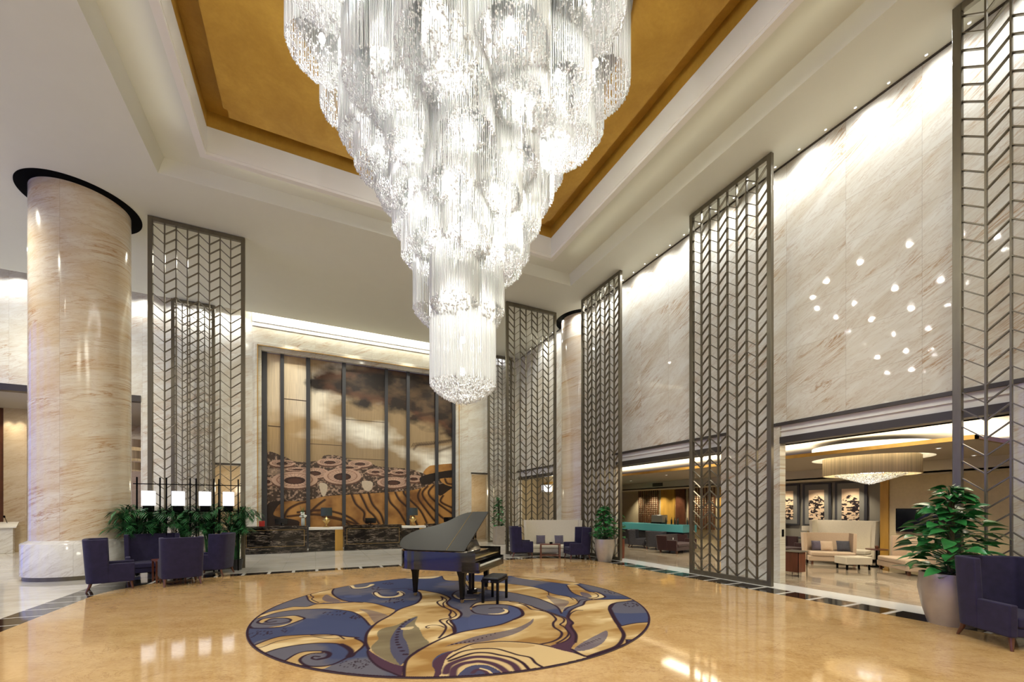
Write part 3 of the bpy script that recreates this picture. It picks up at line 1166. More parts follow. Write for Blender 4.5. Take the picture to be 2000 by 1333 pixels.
    C.line(z(3, [(420, 95), (700, 130), (900, 168), (1196, 205)]), LW, dark)
    C.poly(z(4, [(40, 210), (170, 208), (300, 280), (400, 290), (490, 345), (350, 375), (200, 330), (100, 290)]), T)
    C.line(z(4, [(40, 210), (100, 290), (200, 335), (350, 378)]), LW, dark); C.line(z(4, [(170, 205), (300, 282), (400, 292), (490, 348), (350, 378)]), LW * 1.4, dark)
    C.line(z(4, [(260, 270), (370, 300), (410, 340), (330, 370)]), LW * .8, dark)
    C.poly(z(4, [(200, 290), (300, 310), (330, 350), (240, 350)]), viol, .8)
    # middle body
    left = [(700, 258), (820, 285), (852, 335), (840, 380), (780, 430), (600, 492), (480, 570), (350, 640), (260, 720), (215, 790), (205, 880), (240, 960)]
    foot = [(280, 1002), (380, 1062), (500, 1122), (630, 1158), (650, 1120), (690, 1065), (800, 982), (960, 900), (1100, 835), (1235, 772)]
    right = [(1250, 735), (1235, 680), (1195, 622), (1275, 602), (1322, 550), (1280, 500), (1195, 462), (1150, 412), (1192, 362), (1090, 312), (950, 282), (830, 262)]
    C.poly(z(2, left[1:] + foot + right), T)
    C.line(z(2, left), LW * 1.3, dark)
    C.line(z(2, [(240, 960), (225, 1000), (260, 1080), (380, 1180), (640, 1290)]), LW * .8, dark)
    C.line(z(2, foot[4:] + right), LW * 1.3, dark)
    C.line(z(2, [(1235, 772), (1215, 700), (1150, 640), (1200, 600), (1262, 560), (1220, 510), (1130, 470), (1110, 420), (1150, 380), (1080, 340)]), LW * .9, dark)
    C.line(z(2, [(1060, 830), (1120, 760), (1140, 692), (1070, 622), (1190, 592), (1180, 560), (1200, 522), (1170, 490), (1080, 452), (1040, 406), (1100, 380), (1090, 342)]), LW * 1.1, dark)
    C.line(z(2, [(1120, 705), (1060, 682), (960, 680), (908, 698), (925, 712), (945, 708)]), LW * .8, dark)
    C.poly(z(2, [(810, 575), (700, 610), (560, 680), (430, 710), (350, 750), (340, 800), (350, 850), (270, 930), (300, 1000), (420, 1080), (540, 1135), (620, 1150), (680, 1065), (800, 975), (945, 892), (880, 820), (830, 720), (780, 660)]), teal * .8, .85)
    C.poly(z(2, [(800, 580), (650, 650), (560, 730), (500, 830), (490, 900), (500, 1000), (580, 1120), (625, 1140), (710, 1020), (690, 900), (640, 800), (660, 700), (760, 620)]), viol, .9)
    C.poly(z(2, [(610, 715), (760, 695), (740, 725), (640, 735)]), light_, .8)
    for (cx_, cy_, w_) in ((712, 615, 28), (672, 640, 32), (640, 665, 36), (615, 695, 38), (597, 725, 40), (583, 758, 42), (573, 790, 44), (568, 820, 46), (568, 850, 48), (572, 880, 52), (584, 908, 56), (604, 942, 60), (630, 982, 68), (670, 1022, 80)):
        p_ = z(2, [(cx_, cy_), (cx_ + w_, cy_), (cx_, cy_ - 11)])
        rx = math.dist(p_[0], p_[1]) * .5; ry = math.dist(p_[0], p_[2]) * .72
        C.dot(p_[0], rx, ry, dark, -YAW)
    # big ribbon sweeping right
    out_ = [(2, 650, 1300), (2, 660, 1160), (2, 700, 1070), (2, 820, 982), (2, 960, 902), (2, 1100, 835), (2, 1250, 780), (3, -60, 748), (3, 150, 710), (3, 350, 670), (3, 500, 612), (3, 590, 570), (3, 603, 530), (3, 560, 482), (3, 450, 446), (3, 300, 434), (3, 100, 442), (3, 20, 470), (3, 5, 500), (3, -10, 470), (3, 60, 418), (3, 200, 395), (3, 450, 395), (3, 600, 420), (3, 750, 470), (3, 900, 520), (3, 1010, 560), (3, 1110, 600), (3, 1130, 650), (3, 1110, 700), (3, 1162, 770), (3, 1160, 820), (3, 1100, 870), (3, 950, 922), (3, 800, 905), (3, 600, 880), (3, 350, 870), (3, 150, 885), (3, 0, 905), (2, 1300, 960), (2, 1100, 1010), (2, 1000, 1080), (2, 980, 1150), (2, 1012, 1220), (2, 990, 1300)]
    C.poly(z(3, out_), T)
    C.line(z(3, out_[:9] + out_[9:15]), LW * 1.2, dark)
    C.line(z(3, out_[10:18]), LW * 1.8, dark)
    C.line(z(3, [(0, 500), (60, 540), (250, 562), (400, 552), (438, 515), (370, 482), (300, 475), (215, 482)]), LW * 1.1, dark)
    C.poly(z(3, [(200, 545), (330, 550), (420, 530), (428, 500), (372, 485), (395, 510), (330, 538)]), light_)
    C.line(z(3, out_[19:34]), LW, dark)
    C.line(z(3, [(450, 400), (600, 432), (700, 450), (760, 480), (900, 530), (980, 560), (1080, 600), (1080, 640), (1040, 672), (1090, 702), (1140, 772), (1100, 832), (1000, 892)]), LW, dark)
    C.line(z(3, [(560, 420), (640, 450), (700, 490), (760, 500), (900, 530), (990, 602), (960, 652), (970, 702), (1055, 762), (1040, 822), (950, 872), (800, 905)]), LW * 1.2, dark)
    C.poly(z(3, [(-300, 930), (-100, 860), (100, 800), (400, 745), (560, 700), (680, 640), (728, 600), (710, 660), (560, 760), (350, 830), (100, 880), (-150, 900)]), viol, .75)
    for k in range(11):
        s_ = k / 10
        xx = -220 + 500 * s_; yy = 905 - 130 * s_ + 18 * math.sin(s_ * 3)
        p_ = z(3, [(xx, yy), (xx + 34 * (1 - .6 * s_), yy), (xx, yy - 9)])
        C.dot(p_[0], math.dist(p_[0], p_[1]) * .5, math.dist(p_[0], p_[2]) * .7, dark, -YAW)
    # plum throat, pale lobe and its arcs
    C.poly(z(3, [(2, 1000, 1300), (2, 1015, 1215), (2, 985, 1150), (2, 1010, 1085), (2, 1110, 1020), (2, 1260, 975), (2, 1200, 1060), (2, 1120, 1160), (2, 1090, 1250), (2, 1100, 1300)]), plum)
    C.poly(z(3, [(2, 1240, 985), (0, 905), (150, 886), (350, 872), (600, 882), (800, 905), (950, 937), (1196, 1000), (4, 250, 1046), (4, 330, 1090), (900, 1290), (2, 1180, 1300), (2, 1090, 1240), (2, 1110, 1150), (2, 1150, 1060)]), light_ * .5 + tan * .5)
    C.poly(z(3, [(0, 910), (250, 880), (600, 895), (750, 920), (600, 945), (300, 940), (60, 960)]), brown, .45)
    C.line(z(3, [(2, 1240, 985), (0, 905), (150, 885), (350, 871), (600, 881), (800, 905), (950, 937), (1196, 1000), (4, 250, 1046)]), LW * 1.0, dark)
    C.line(z(3, [(2, 1160, 1080), (2, 1300, 1000), (0, 968), (150, 955), (300, 958), (420, 990), (550, 1030), (690, 1060), (760, 1130), (870, 1190)]), LW * 1.1, dark)
    C.line(z(3, [(2, 1180, 1100), (2, 1350, 1040), (50, 1005), (200, 1005), (330, 1030), (480, 1062), (600, 1122), (680, 1205)]), LW * 1.4, dark)
    C.line(z(3, [(2, 1140, 1240), (2, 1180, 1150), (2, 1330, 1085), (60, 1052), (250, 1062), (400, 1100), (500, 1150), (560, 1230)]), LW * 2.6, plum)
    C.line(z(3, [(2, 1220, 1290), (2, 1240, 1190), (2, 1330, 1135), (2, 1434, 1115), (100, 1105), (240, 1130), (340, 1175), (420, 1240)]), LW * 2.6, plum)
    C.poly(z(3, [(-130, 1300), (-80, 1200), (0, 1158), (100, 1145), (200, 1155), (300, 1200), (360, 1250), (350, 1320)]), viol)
    C.line(z(3, [(20, 1240), (60, 1208), (130, 1205), (190, 1240), (200, 1290)]), LW * 1.6, plum)
    C.line(z(3, [(110, 1188), (200, 1215), (250, 1260)]), LW * .8, light_)
    # plum neck between the ribbon and the right body
    C.poly(z(3, [(1110, 600), (1130, 650), (1105, 700), (1165, 780), (1160, 830), (1090, 880), (930, 930), (1196, 1005), (4, 100, 965), (4, 145, 880), (4, 150, 790), (4, 90, 700), (4, 112, 650), (4, 60, 590), (1110, 560)]), plum)
    # right body
    rbdy = [(60, 590), (112, 650), (90, 690), (150, 790), (142, 880), (100, 962), (260, 1042), (400, 1012), (600, 940), (690, 850), (702, 780), (650, 692), (600, 620), (535, 490), (570, 430), (700, 402), (840, 372), (500, 376), (280, 390), (230, 440), (150, 470), (80, 512)]
    C.poly(z(4, rbdy), T)
    C.line(z(4, rbdy[5:15] + [(700, 402), (900, 396)]), LW * 1.2, dark)
    C.line(z(4, [(840, 372), (500, 376), (280, 388), (230, 440), (150, 470), (80, 512), (60, 590), (112, 650), (90, 692), (150, 790), (142, 882)]), LW * 1.3, dark)
    C.line(z(4, [(225, 505), (150, 508), (90, 540), (62, 590)]), LW * .9, dark)
    C.line(z(4, [(280, 372), (200, 385), (160, 430), (60, 470), (10, 510)]), LW * .9, dark)
    C.poly(z(4, [(130, 960), (230, 880), (400, 790), (500, 745), (520, 790), (470, 880), (350, 950), (200, 985)]), viol * 1.2, .8)
    for k in range(9):
        xx = 180 + 30 * k; yy = 935 - 12 * k
        p_ = z(4, [(xx, yy), (xx + 18, yy), (xx, yy - 12)])
        C.dot(p_[0], math.dist(p_[0], p_[1]) * .5, math.dist(p_[0], p_[2]) * .6, dark, .5)
    C.poly(z(4, [(545, 490), (600, 422), (700, 404), (920, 394), (985, 450), (1065, 530), (1100, 640), (850, 652), (665, 690), (605, 612)]), blue * 1.1)
    C.poly(z(4, [(555, 480), (600, 422), (700, 404), (920, 394), (985, 450), (1040, 520), (800, 540), (590, 530)]), grey, .8)
    C.line(z(4, [(545, 490), (605, 612), (665, 692)]), LW * 2.2, dark); C.line(z(4, [(545, 490), (600, 422), (700, 403), (900, 395)]), LW * 1.3, dark)
    C.poly(z(4, [(672, 692), (850, 655), (1110, 645), (1110, 740), (1010, 800), (900, 845), (740, 858), (745, 945), (655, 932), (700, 850), (712, 770)]), T)
    C.line(z(4, [(665, 692), (850, 654), (1100, 640)]), LW, dark)
    C.line(z(4, [(650, 690), (705, 780), (690, 850), (620, 930), (400, 1010), (290, 1050)]), LW * 1.8, dark)
    C.line(z(4, [(735, 850), (800, 850), (900, 845), (980, 800), (960, 770), (1010, 765)]), LW, dark)
    C.line(z(4, [(745, 945), (742, 855)]), LW, dark); C.line(z(4, [(790, 930), (800, 870), (830, 860)]), LW * .8, dark)
    C.line(z(4, [(300, 1075), (480, 1020), (640, 965), (700, 940)]), LW * 2.4, plum)
    # small crescents under the piano and at the far edge
    for pts in ([(40, 215), (60, 240), (150, 240), (240, 225), (280, 200)],):
        C.line(z(2, pts), .10, light_); C.line(z(2, [(20, 222), (60, 250), (180, 252), (290, 212)]), .03, dark)
    C.line(z(2, [(310, 300), (360, 340), (450, 350), (560, 342), (630, 312), (600, 285)]), .11, light_)
    C.line(z(2, [(370, 265), (310, 285), (300, 315), (370, 355), (500, 358), (620, 340), (650, 310), (610, 285)]), .035, dark)
    C.line(z(2, [(350, 290), (380, 320), (480, 330), (560, 318), (590, 292)]), .03, dark)
    C.line(z(2, [(300, 258), (450, 262), (580, 250), (700, 245), (830, 262)]), .03, dark)
    C.poly(z(2, [(640, 125), (900, 100), (1100, 85), (1000, 125), (800, 132)]), light_, .9)
    C.poly(z(2, [(1100, 105), (1140, 80), (1280, 90), (1320, 150), (1200, 155), (1120, 140)]), T)
    C.line(z(2, [(1095, 95), (1120, 142), (1200, 160), (1320, 155)]), .03, dark)
    C.poly(z(2, [(1225, 330), (1240, 290), (1350, 262), (1554, 262), (3, 100, 300), (3, 60, 340), (1554, 380), (1350, 385), (1260, 360)]), grey * 1.1, .8)
    C.line(z(2, [(1500, 385), (1350, 388), (1250, 362), (1215, 325), (1260, 282), (1360, 258), (1500, 258)]), .035, dark)
    C.line(z(2, [(1480, 372), (1350, 376), (1270, 355), (1240, 325)]), .05, light_)
    C.poly(z(2, [(1050, 205), (1120, 185), (1240, 180), (1240, 205), (1150, 215)]), blue * 1.7, .5)
    C.poly(z(2, [(-50, 345), (0, 330), (140, 325), (150, 345), (20, 355)]), blue * 1.7, .5)
    # dot clusters
    rs = random.Random(4)
    for (k, cx_, cy_, rx_, ry_, n__) in ((1, 300, 800, 70, 28, 9), (1, 430, 770, 90, 25, 12), (1, 690, 740, 30, 30, 6), (1, 520, 770, 40, 20, 5), (1, 1300, 540, 150, 22, 13), (1, 1500, 590, 60, 15, 6), (2, 150, 1130, 110, 55, 22), (1, 1400, 1140, 70, 35, 8), (2, 540, 390, 110, 30, 16), (2, 320, 240, 60, 20, 7), (2, 470, 190, 70, 10, 8), (2, 90, 580, 70, 18, 8), (4, 800, 440, 90, 22, 14), (4, 600, 290, 110, 18, 10), (1, 1554, 1150, 60, 40, 10)):
        for q in range(n__):
            a = 2 * PI * q / n__ + rs.random() * .4
            rr = .55 + .5 * rs.random()
            xx, yy = cx_ + rx_ * rr * math.cos(a), cy_ + ry_ * rr * math.sin(a)
            p_ = z(k, [(xx, yy), (xx + 22, yy), (xx, yy - 9)])
            C.dot(p_[0], min(.055, math.dist(p_[0], p_[1]) * .5), min(.04, math.dist(p_[0], p_[2]) * .5), dark, -YAW)
    # dark edge line
    rr = np.hypot(u - RC[0], v - RC[1])
    e = rr > RR - .03
    C.c[e] = dark
    t_ = thing('round_rug', (RC[0], RC[1], 0), 0, 'large round blue and gold swirl-patterned rug under the grand piano', 'rug')
    verts[:, 0] -= RC[0]; verts[:, 1] -= RC[1]
    o_ = big_mesh('pile', verts, f, M['rug'], t_)
    set_col(o_, C.c)
    b_ = MB(); b_.lathe([(RR + .004, .0), (RR + .006, .012), (RR - .01, .0135)], 160)
    b_.build('edge_binding', simple('rug_binding', (.06, .04, .05), .9), t_, True)


build_rug()

# ------------------------------------------------------------------ mural


def build_mural():
    YM = 21.66
    x0, x1, z0, z1 = -2.17, 6.86, .0, 8.9
    nx, nz = 620, 610
    xs = np.linspace(x0, x1, nx); zs = np.linspace(z0, z1, nz)
    U, V = np.meshgrid(xs, zs, indexing='ij')
    u, v = U.ravel(), V.ravel()
    hi, lo = lin((240, 236, 222)), lin((150, 128, 96))
    n1 = vnoise(u * .5, v * 1.3, .6, 21, 5)[:, None]
    c = lo + (hi - lo) * np.clip((n1 - .42) * 4.6, 0, 1)
    # warmer, plainer panels at the left
    wl = np.clip((1.2 - u) / 2.2, 0, 1)[:, None] * np.clip((v - 3.4) / 2, 0, 1)[:, None]
    c = c * (1 - .6 * wl) + lin((196, 164, 116)) * .6 * wl
    fine = vnoise(u * 14, v * .6, 3, 3, 2)[:, None]
    c = c * (.86 + .28 * fine)
    C = Canvas(u, v, c)

    def z(pts):
        return [wall_pt(460 + a / 2.468, 580 + b_ / 2.468, YM) for a, b_ in pts]
    nz_ = vnoise(u * 1.6, v * 2.6, .8, 44, 5)
    # dark cloud and mountain: soft edge from distance + noise
    P = smooth_line(z([(400, 405), (430, 382), (520, 376), (640, 362), (720, 345), (930, 372), (1060, 395), (1060, 640), (1000, 610), (900, 585), (840, 530), (750, 505), (640, 492), (520, 450), (430, 430)]), 6, True)
    ins = np.zeros(len(u), bool); ins[C.inside(P)] = True
    D = C.dist(np.vstack([P, P[:1]]), .9)
    sd = np.where(ins, -np.minimum(D, .9), np.minimum(D, .9))
    a = np.clip(.5 - (sd + (nz_ - .5) * .8 - .36) / .35, 0, 1)[:, None]
    drk = lin((38, 28, 22)) + (lin((84, 66, 48)) - lin((38, 28, 22))) * np.clip((nz_[:, None] - .45) * 4, 0, 1)
    C.c = C.c * (1 - a) + drk * a
    b2 = np.clip(1 - np.abs(sd) / .35, 0, 1) * np.clip((nz_ - .45) * 6, 0, 1)
    C.c = C.c * (1 - .5 * b2[:, None]) + lin((92, 48, 30)) * .5 * b2[:, None]
    # right-hand terraces in the mist
    for pts, w_ in (([(840, 590), (880, 575), (920, 568), (960, 560)], .10), ([(860, 735), (880, 715), (930, 712), (970, 705), (1050, 690)], .10), ([(990, 660), (1050, 650)], .12), ([(980, 745), (1050, 720)], .12)):
        C.line(z(pts), w_, lin((60, 40, 28)), .75, 1.0)
    for k in range(26):
        xa = 850 + k * 8
        for yb in (585 - (k * 1.2), 722 - k * .8):
            C.line(z([(xa, yb), (xa + 8, yb - 16)]), .035, lin((50, 34, 24)), .8)
    # village ground
    base = lin((66, 50, 40)); hi2 = lin((168, 140, 118))
    sp = vnoise(u * 6, v * 6, 2.2, 77, 3)[:, None]
    G = base + (hi2 - base) * np.clip((sp - .5) * 5, 0, 1)
    P = z([(140, 775), (230, 770), (290, 795), (400, 790), (430, 765), (500, 768), (560, 790), (640, 800), (700, 820), (830, 830), (900, 850), (960, 870), (1060, 860), (1060, 1120), (140, 1120)])
    C.poly(P, G)
    C.poly(z([(150, 830), (330, 830), (330, 850), (150, 860)]), lin((176, 150, 128)), .5)
    ring_c, hole = lin((192, 158, 136)), lin((58, 34, 26))
    for (cx_, cy_, rx, ry) in ((225, 803, 62, 17), (455, 797, 62, 18), (600, 805, 58, 17), (545, 822, 60, 12), (300, 832, 60, 10), (380, 850, 72, 25), (675, 843, 44, 14), (740, 856, 50, 10), (790, 846, 46, 13), (155, 890, 30, 20), (285, 884, 112, 40), (515, 866, 92, 38), (760, 895, 78, 26), (860, 877, 42, 17)):
        for (s_, col, dy) in ((1.0, lin((96, 66, 52)), 8), (1.0, ring_c, 0), (.80, lin((150, 112, 92)), -1), (.74, ring_c * 1.1, -1), (.46, hole, 2), (.30, hole * 1.8, 4)):
            C.poly(z([(cx_ + rx * s_ * math.cos(q * PI / 12), cy_ + dy + ry * s_ * math.sin(q * PI / 12)) for q in range(24)]), col, 1, False)
        for q in range(24):
            an = q * PI / 12
            C.line(z([(cx_ + rx * .5 * math.cos(an), cy_ + ry * .5 * math.sin(an)), (cx_ + rx * .74 * math.cos(an), cy_ + ry * .74 * math.sin(an))]), .02, hole, .6, smooth=False)
    C.poly(z([(405, 900), (440, 905), (440, 940), (425, 965), (410, 940)]), lin((200, 184, 160)), .9)
    C.poly(z([(610, 890), (660, 895), (650, 935), (620, 930)]), lin((200, 184, 160)), .9)
    # golden terraces
    T_ = vnoise(u * 1.0, v * 1.0, 1.4, 15, 4)[:, None]
    og = lin((184, 134, 72)) + (lin((120, 78, 38)) - lin((184, 134, 72))) * np.clip((T_ - .4) * 3, 0, 1)
    C.poly(z([(140, 1130), (150, 1010), (200, 985), (330, 985), (440, 960), (560, 950), (900, 930), (1060, 900), (1060, 1130)]), lin((40, 26, 18)))
    C.poly(z([(185, 1040), (230, 990), (330, 985), (440, 962), (600, 952), (740, 942), (830, 936), (900, 922), (955, 905), (985, 960), (1060, 930), (1060, 1130), (400, 1130), (300, 1080), (200, 1060)]), og)
    C.poly(z([(905, 850), (930, 820), (960, 812), (1060, 805), (1060, 830), (985, 850), (940, 862)]), og)
    C.poly(z([(985, 880), (1020, 872), (1060, 868), (1060, 915), (1010, 905)]), og)
    C.poly(z([(900, 865), (1060, 835), (1060, 868), (985, 878), (940, 900), (900, 905)]), lin((34, 24, 18)))
    dk = lin((42, 22, 14))
    for pts in ([(230, 1080), (250, 1030), (300, 1000), (340, 990)], [(340, 1060), (390, 1010), (430, 980)], [(250, 1060), (380, 1050), (500, 1070), (590, 1100)], [(300, 1040), (430, 1030), (540, 1060), (600, 1105)], [(420, 1060), (520, 1080), (560, 1110)],
                [(560, 955), (580, 1000), (620, 1040), (620, 1080), (660, 1110)], [(600, 950), (620, 990), (640, 1030), (670, 1060), (700, 1110)], [(640, 945), (660, 1000), (700, 1050), (720, 1110)],
                [(735, 950), (745, 990), (790, 1040), (830, 1110)], [(770, 945), (790, 980), (840, 1030), (880, 1110)], [(810, 940), (820, 960), (890, 1030), (930, 1110)], [(890, 930), (880, 970), (920, 1030), (960, 1080), (1000, 1110)], [(925, 915), (900, 950), (930, 1000), (990, 1060), (1050, 1100)], [(955, 910), (930, 945), (960, 985), (1050, 1050)], [(1000, 960), (990, 990), (1050, 1020)], [(1010, 880), (1020, 900), (1050, 905)]):
        C.line(z(pts), .10, dk, 1, .5)
        C.line([(a_ + .06, b_ + .01) for a_, b_ in z(pts)], .06, lin((96, 54, 24)), .5, .8)
    # panel joints
    for (a_, b_, zz) in ((-1.95, -1.44, 5.6), (-1.3, -.39, 6.9), (-1.3, -.39, 4.0), (-.22, 1.17, 4.9), (1.33, 3.16, 6.2), (1.33, 3.16, 4.3), (3.31, 4.24, 3.5)):
        i = np.nonzero((u > a_) & (u < b_) & (np.abs(v - zz) < .018))[0]
        C.c[i] = lin((70, 52, 36))
    I = np.arange(nx * nz).reshape(nx, nz)
    f = np.stack([I[:-1, :-1].ravel(), I[1:, :-1].ravel(), I[1:, 1:].ravel(), I[:-1, 1:].ravel()], 1)
    t_ = thing('mural', (2.34, YM, 0), 0, 'huge painted mural of round earth houses and golden terraces behind the reception desks', 'mural')
    verts = np.stack([u - 2.34, np.zeros_like(u), v], 1)
    o_ = big_mesh('painting', verts, f, M['mural'], t_)
    set_col(o_, C.c)
    b_ = MB(); b_.box(x0 - 2.34, .01, 0, x1 - 2.34, .05, z1); b_.build('backing_board', M['dark_panel'], t_)
    bm_ = None
    for a_, c_ in ((-2.17, -1.97), (-1.44, -1.30), (-.39, -.22), (1.17, 1.33), (3.16, 3.31), (4.24, 4.40), (5.75, 5.91), (6.68, 6.84)):
        b_ = MB(); b_.box(a_ - 2.34, -.12, 0, c_ - 2.34, -.005, 8.9)
        b_.build('batten', M['dark_panel'], t_)


build_mural()

# ------------------------------------------------------------------ chandelier
CHX, CHY = 2.45, 7.26


def rod_drum(r, z0, z1, parent, n_rod, n_bead, seed, bowl=.22, slant=0.0, sa=0.0):
    """one hanging drum: a curtain of rods round a circle and a bowl of beads beneath"""
    rs = np.random.RandomState(seed)
    th = np.arange(n_rod) / n_rod * 2 * PI + rs.rand(n_rod) * .01
    rr = r * (1 - .03 * rs.rand(n_rod))
    cxs, cys = rr * np.cos(th), rr * np.sin(th)
    zb = z0 + bowl * .6 + slant * np.cos(th - sa) + rs.rand(n_rod) * .05
    w_ = .0115
    ang = rs.rand(n_rod) * 2 * PI
    vv = []
    for k in range(3):
        a = ang + k * 2 * PI / 3
        vv.append(np.stack([cxs + w_ * np.cos(a), cys + w_ * np.sin(a), zb], 1))
    for k in range(3):
        a = ang + k * 2 * PI / 3
        vv.append(np.stack([cxs + w_ * np.cos(a), cys + w_ * np.sin(a), np.full(n_rod, z1)], 1))
    V = np.stack(vv, 1).reshape(-1, 3)
    base = (np.arange(n_rod) * 6)[:, None]
    F = np.concatenate([base + np.array([[0, 1, 4, 3]]), base + np.array([[1, 2, 5, 4]]), base + np.array([[2, 0, 3, 5]])])
    o_ = big_mesh('rod_curtain', V, F, M['crystal_rod'], parent)
    # beads
    t_ = np.sqrt(rs.rand(n_bead)); ph = rs.rand(n_bead) * 2 * PI
    x = t_ * r * np.cos(ph); y_ = t_ * r * np.sin(ph)
    zz = z0 + bowl * .6 + slant * np.cos(ph - sa) * t_ - bowl * (1 - t_ ** 2.2) + rs.rand(n_bead) * .06
    s_ = .012 + .010 * rs.rand(n_bead)
    d = np.array([[1, 0, 0], [0, 1, 0], [-1, 0, 0], [0, -1, 0], [0, 0, 1.5], [0, 0, -1.5]])
    V = (np.stack([x, y_, zz], 1)[:, None, :] + d[None] * s_[:, None, None]).reshape(-1, 3)
    base = (np.arange(n_bead) * 6)[:, None]
    F = np.concatenate([base + np.array([q]) for q in ([0, 1, 4], [1, 2, 4], [2, 3, 4], [3, 0, 4], [1, 0, 5], [2, 1, 5], [3, 2, 5], [0, 3, 5])])
    ob = big_mesh('bead_bowl', V, F, M['crystal_bead'], o_)
    ob['kind'] = 'stuff'
    return o_


def build_chandelier():
    t_ = thing('chandelier', (CHX, CHY, 0), 0, 'enormous tiered crystal chandelier hanging from the gold ceiling', 'chandelier')
    b_ = MB(); b_.lathe([(0, 10.855), (3.05, 10.855), (3.05, 10.76), (0, 10.76)], 72)
    b_.build('ceiling_plate', M['steel'], t_)
    # steel core the drums hang from
    b_ = MB(); b_.lathe([(.05, 10.8), (.05, 5.0), (0.0, 5.0)], 24); b_.build('core_tube', M['steel'], t_, True)
    rs = random.Random(5)
    tiers = [  # ring radius, drum radius, count, bottom z, amp, top, phase, sideways shift
        (2.42, .60, 13, 9.42, .20, 11.1, 0.0, 0.0),
        (1.72, .56, 10, 8.38, .22, 10.9, .3, .16),
        (1.42, .50, 9, 7.84, .15, 9.9, .1, .06),
        (1.12, .46, 8, 7.32, .12, 9.3, .5, .0),
        (.93, .44, 8, 6.76, .12, 8.8, .2, .06),
        (.70, .44, 7, 6.20, .08, 8.1, .0, .0),
        (.44, .43, 5, 5.20, .05, 7.4, .4, -.04),
    ]
    for ti, (R_, r_, n_, zb, amp, zt, ph, sh) in enumerate(tiers):
        for k in range(n_):
            a = 2 * PI * k / n_ + ph
            dz = amp * math.sin(a + 1.1 * ti) + rs.uniform(-.06, .06)
            rr = r_ * rs.uniform(.92, 1.08)
            e = bpy.data.objects.new('crystal_drum', None)
            COL.objects.link(e); e.parent = t_
            e.empty_display_size = .1
            e.location = (R_ * math.cos(a) + sh * RT[0], R_ * math.sin(a) + sh * RT[1], 0)
            rod_drum(rr, zb + dz, min(10.77, zt + rs.uniform(-.1, .1)), e, int(rr * 2 * PI / .033), int(520 * (rr / .5) ** 2), 100 * ti + k, .24, rs.uniform(.02, .10), a)
    e = bpy.data.objects.new('crystal_drum', None)
    COL.objects.link(e); e.parent = t_
    rod_drum(.60, 3.92, 6.0, e, 190, 1500, 999, .30, 0, 0)
    # light bulbs in the drums
    lamp_at = []
    for (R_, n_, z_, ph, sh, pw) in ((2.42, 13, 9.95, 0, 0, 75), (1.72, 10, 8.95, .3, .16, 85), (1.42, 9, 8.35, .1, .06, 80), (1.12, 8, 7.75, .5, 0, 70),
                                     (.93, 8, 7.15, .2, .06, 60), (.70, 7, 6.6, 0, 0, 55), (.44, 5, 5.65, .4, -.04, 42), (0, 1, 4.95, 0, 0, 26), (0, 1, 4.35, 0, 0, 22)):
        for k in range(n_):
            a = 2 * PI * k / n_ + ph
            lamp_at.append((R_ * math.cos(a) + sh * RT[0], R_ * math.sin(a) + sh * RT[1], z_, pw))
    for i, p in enumerate(lamp_at):
        b_ = MB(); b_.lathe([(0, -.06), (.045, -.045), (.06, 0), (.045, .045), (.02, .08), (0, .09)], 10, p[:3])
        b_.build('bulb', M['bulb'], t_, True)
        light('POINT', (CHX + p[0], CHY + p[1], p[2] - .12), p[3] * .76, (1, .985, .91), .06)


build_chandelier()

# ------------------------------------------------------------------ downlights in the ceilings


def downlight(x, y, z, label, group, r=.05):
    t_ = thing('downlight', (x, y, z), 0, label, 'downlight', group)
    b_ = MB(); b_.lathe([(r, -.012), (r * 1.35, -.012), (r * 1.35, 0)], 16); b_.build('trim_ring', M['beam'], t_)
    b_ = MB(); b_.lathe([(0, -.008), (r, -.008)], 16); b_.build('lens', M['bulb_core'], t_)
    return t_


dl = None


def downlights(pts, z, label, group, r=.05):
    p0 = downlight(pts[0][0], pts[0][1], z, label, group, r)
    for x, y in pts[1:]:
        c = copy_tree(p0)
        c.location = (x, y, z)


downlights([(10.26, 1.4 + .56 * k) for k in range(34)], CEIL - .001, 'small recessed downlight in the row along the top of the right marble wall', 'downlights along the right wall', .022)
downlights([(-11.2 + .45 * k, 21.0) for k in range(19)], CEIL - .001 + .28, 'small recessed downlight in the row above the back left wall', 'downlights above the back left wall', .035)
downlights([(11.3, 4.4), (11.3, 5.3), (11.3, 6.4), (11.3, 9.2), (11.3, 10.4)], 3.719, 'small recessed downlight in the outer lounge ceiling', 'downlights in the outer lounge ceiling', .04)
downlights([(13.2, 9.6), (13.2, 12.8), (14.6, 9.2), (15.4, 10.5), (15.3, 13.2), (14.3, 16.2), (15.6, 4.6), (13.0, 4.4)], 3.249, 'small recessed downlight in the lounge tray ceiling', 'downlights in the lounge tray', .04)

# ------------------------------------------------------------------ grand piano


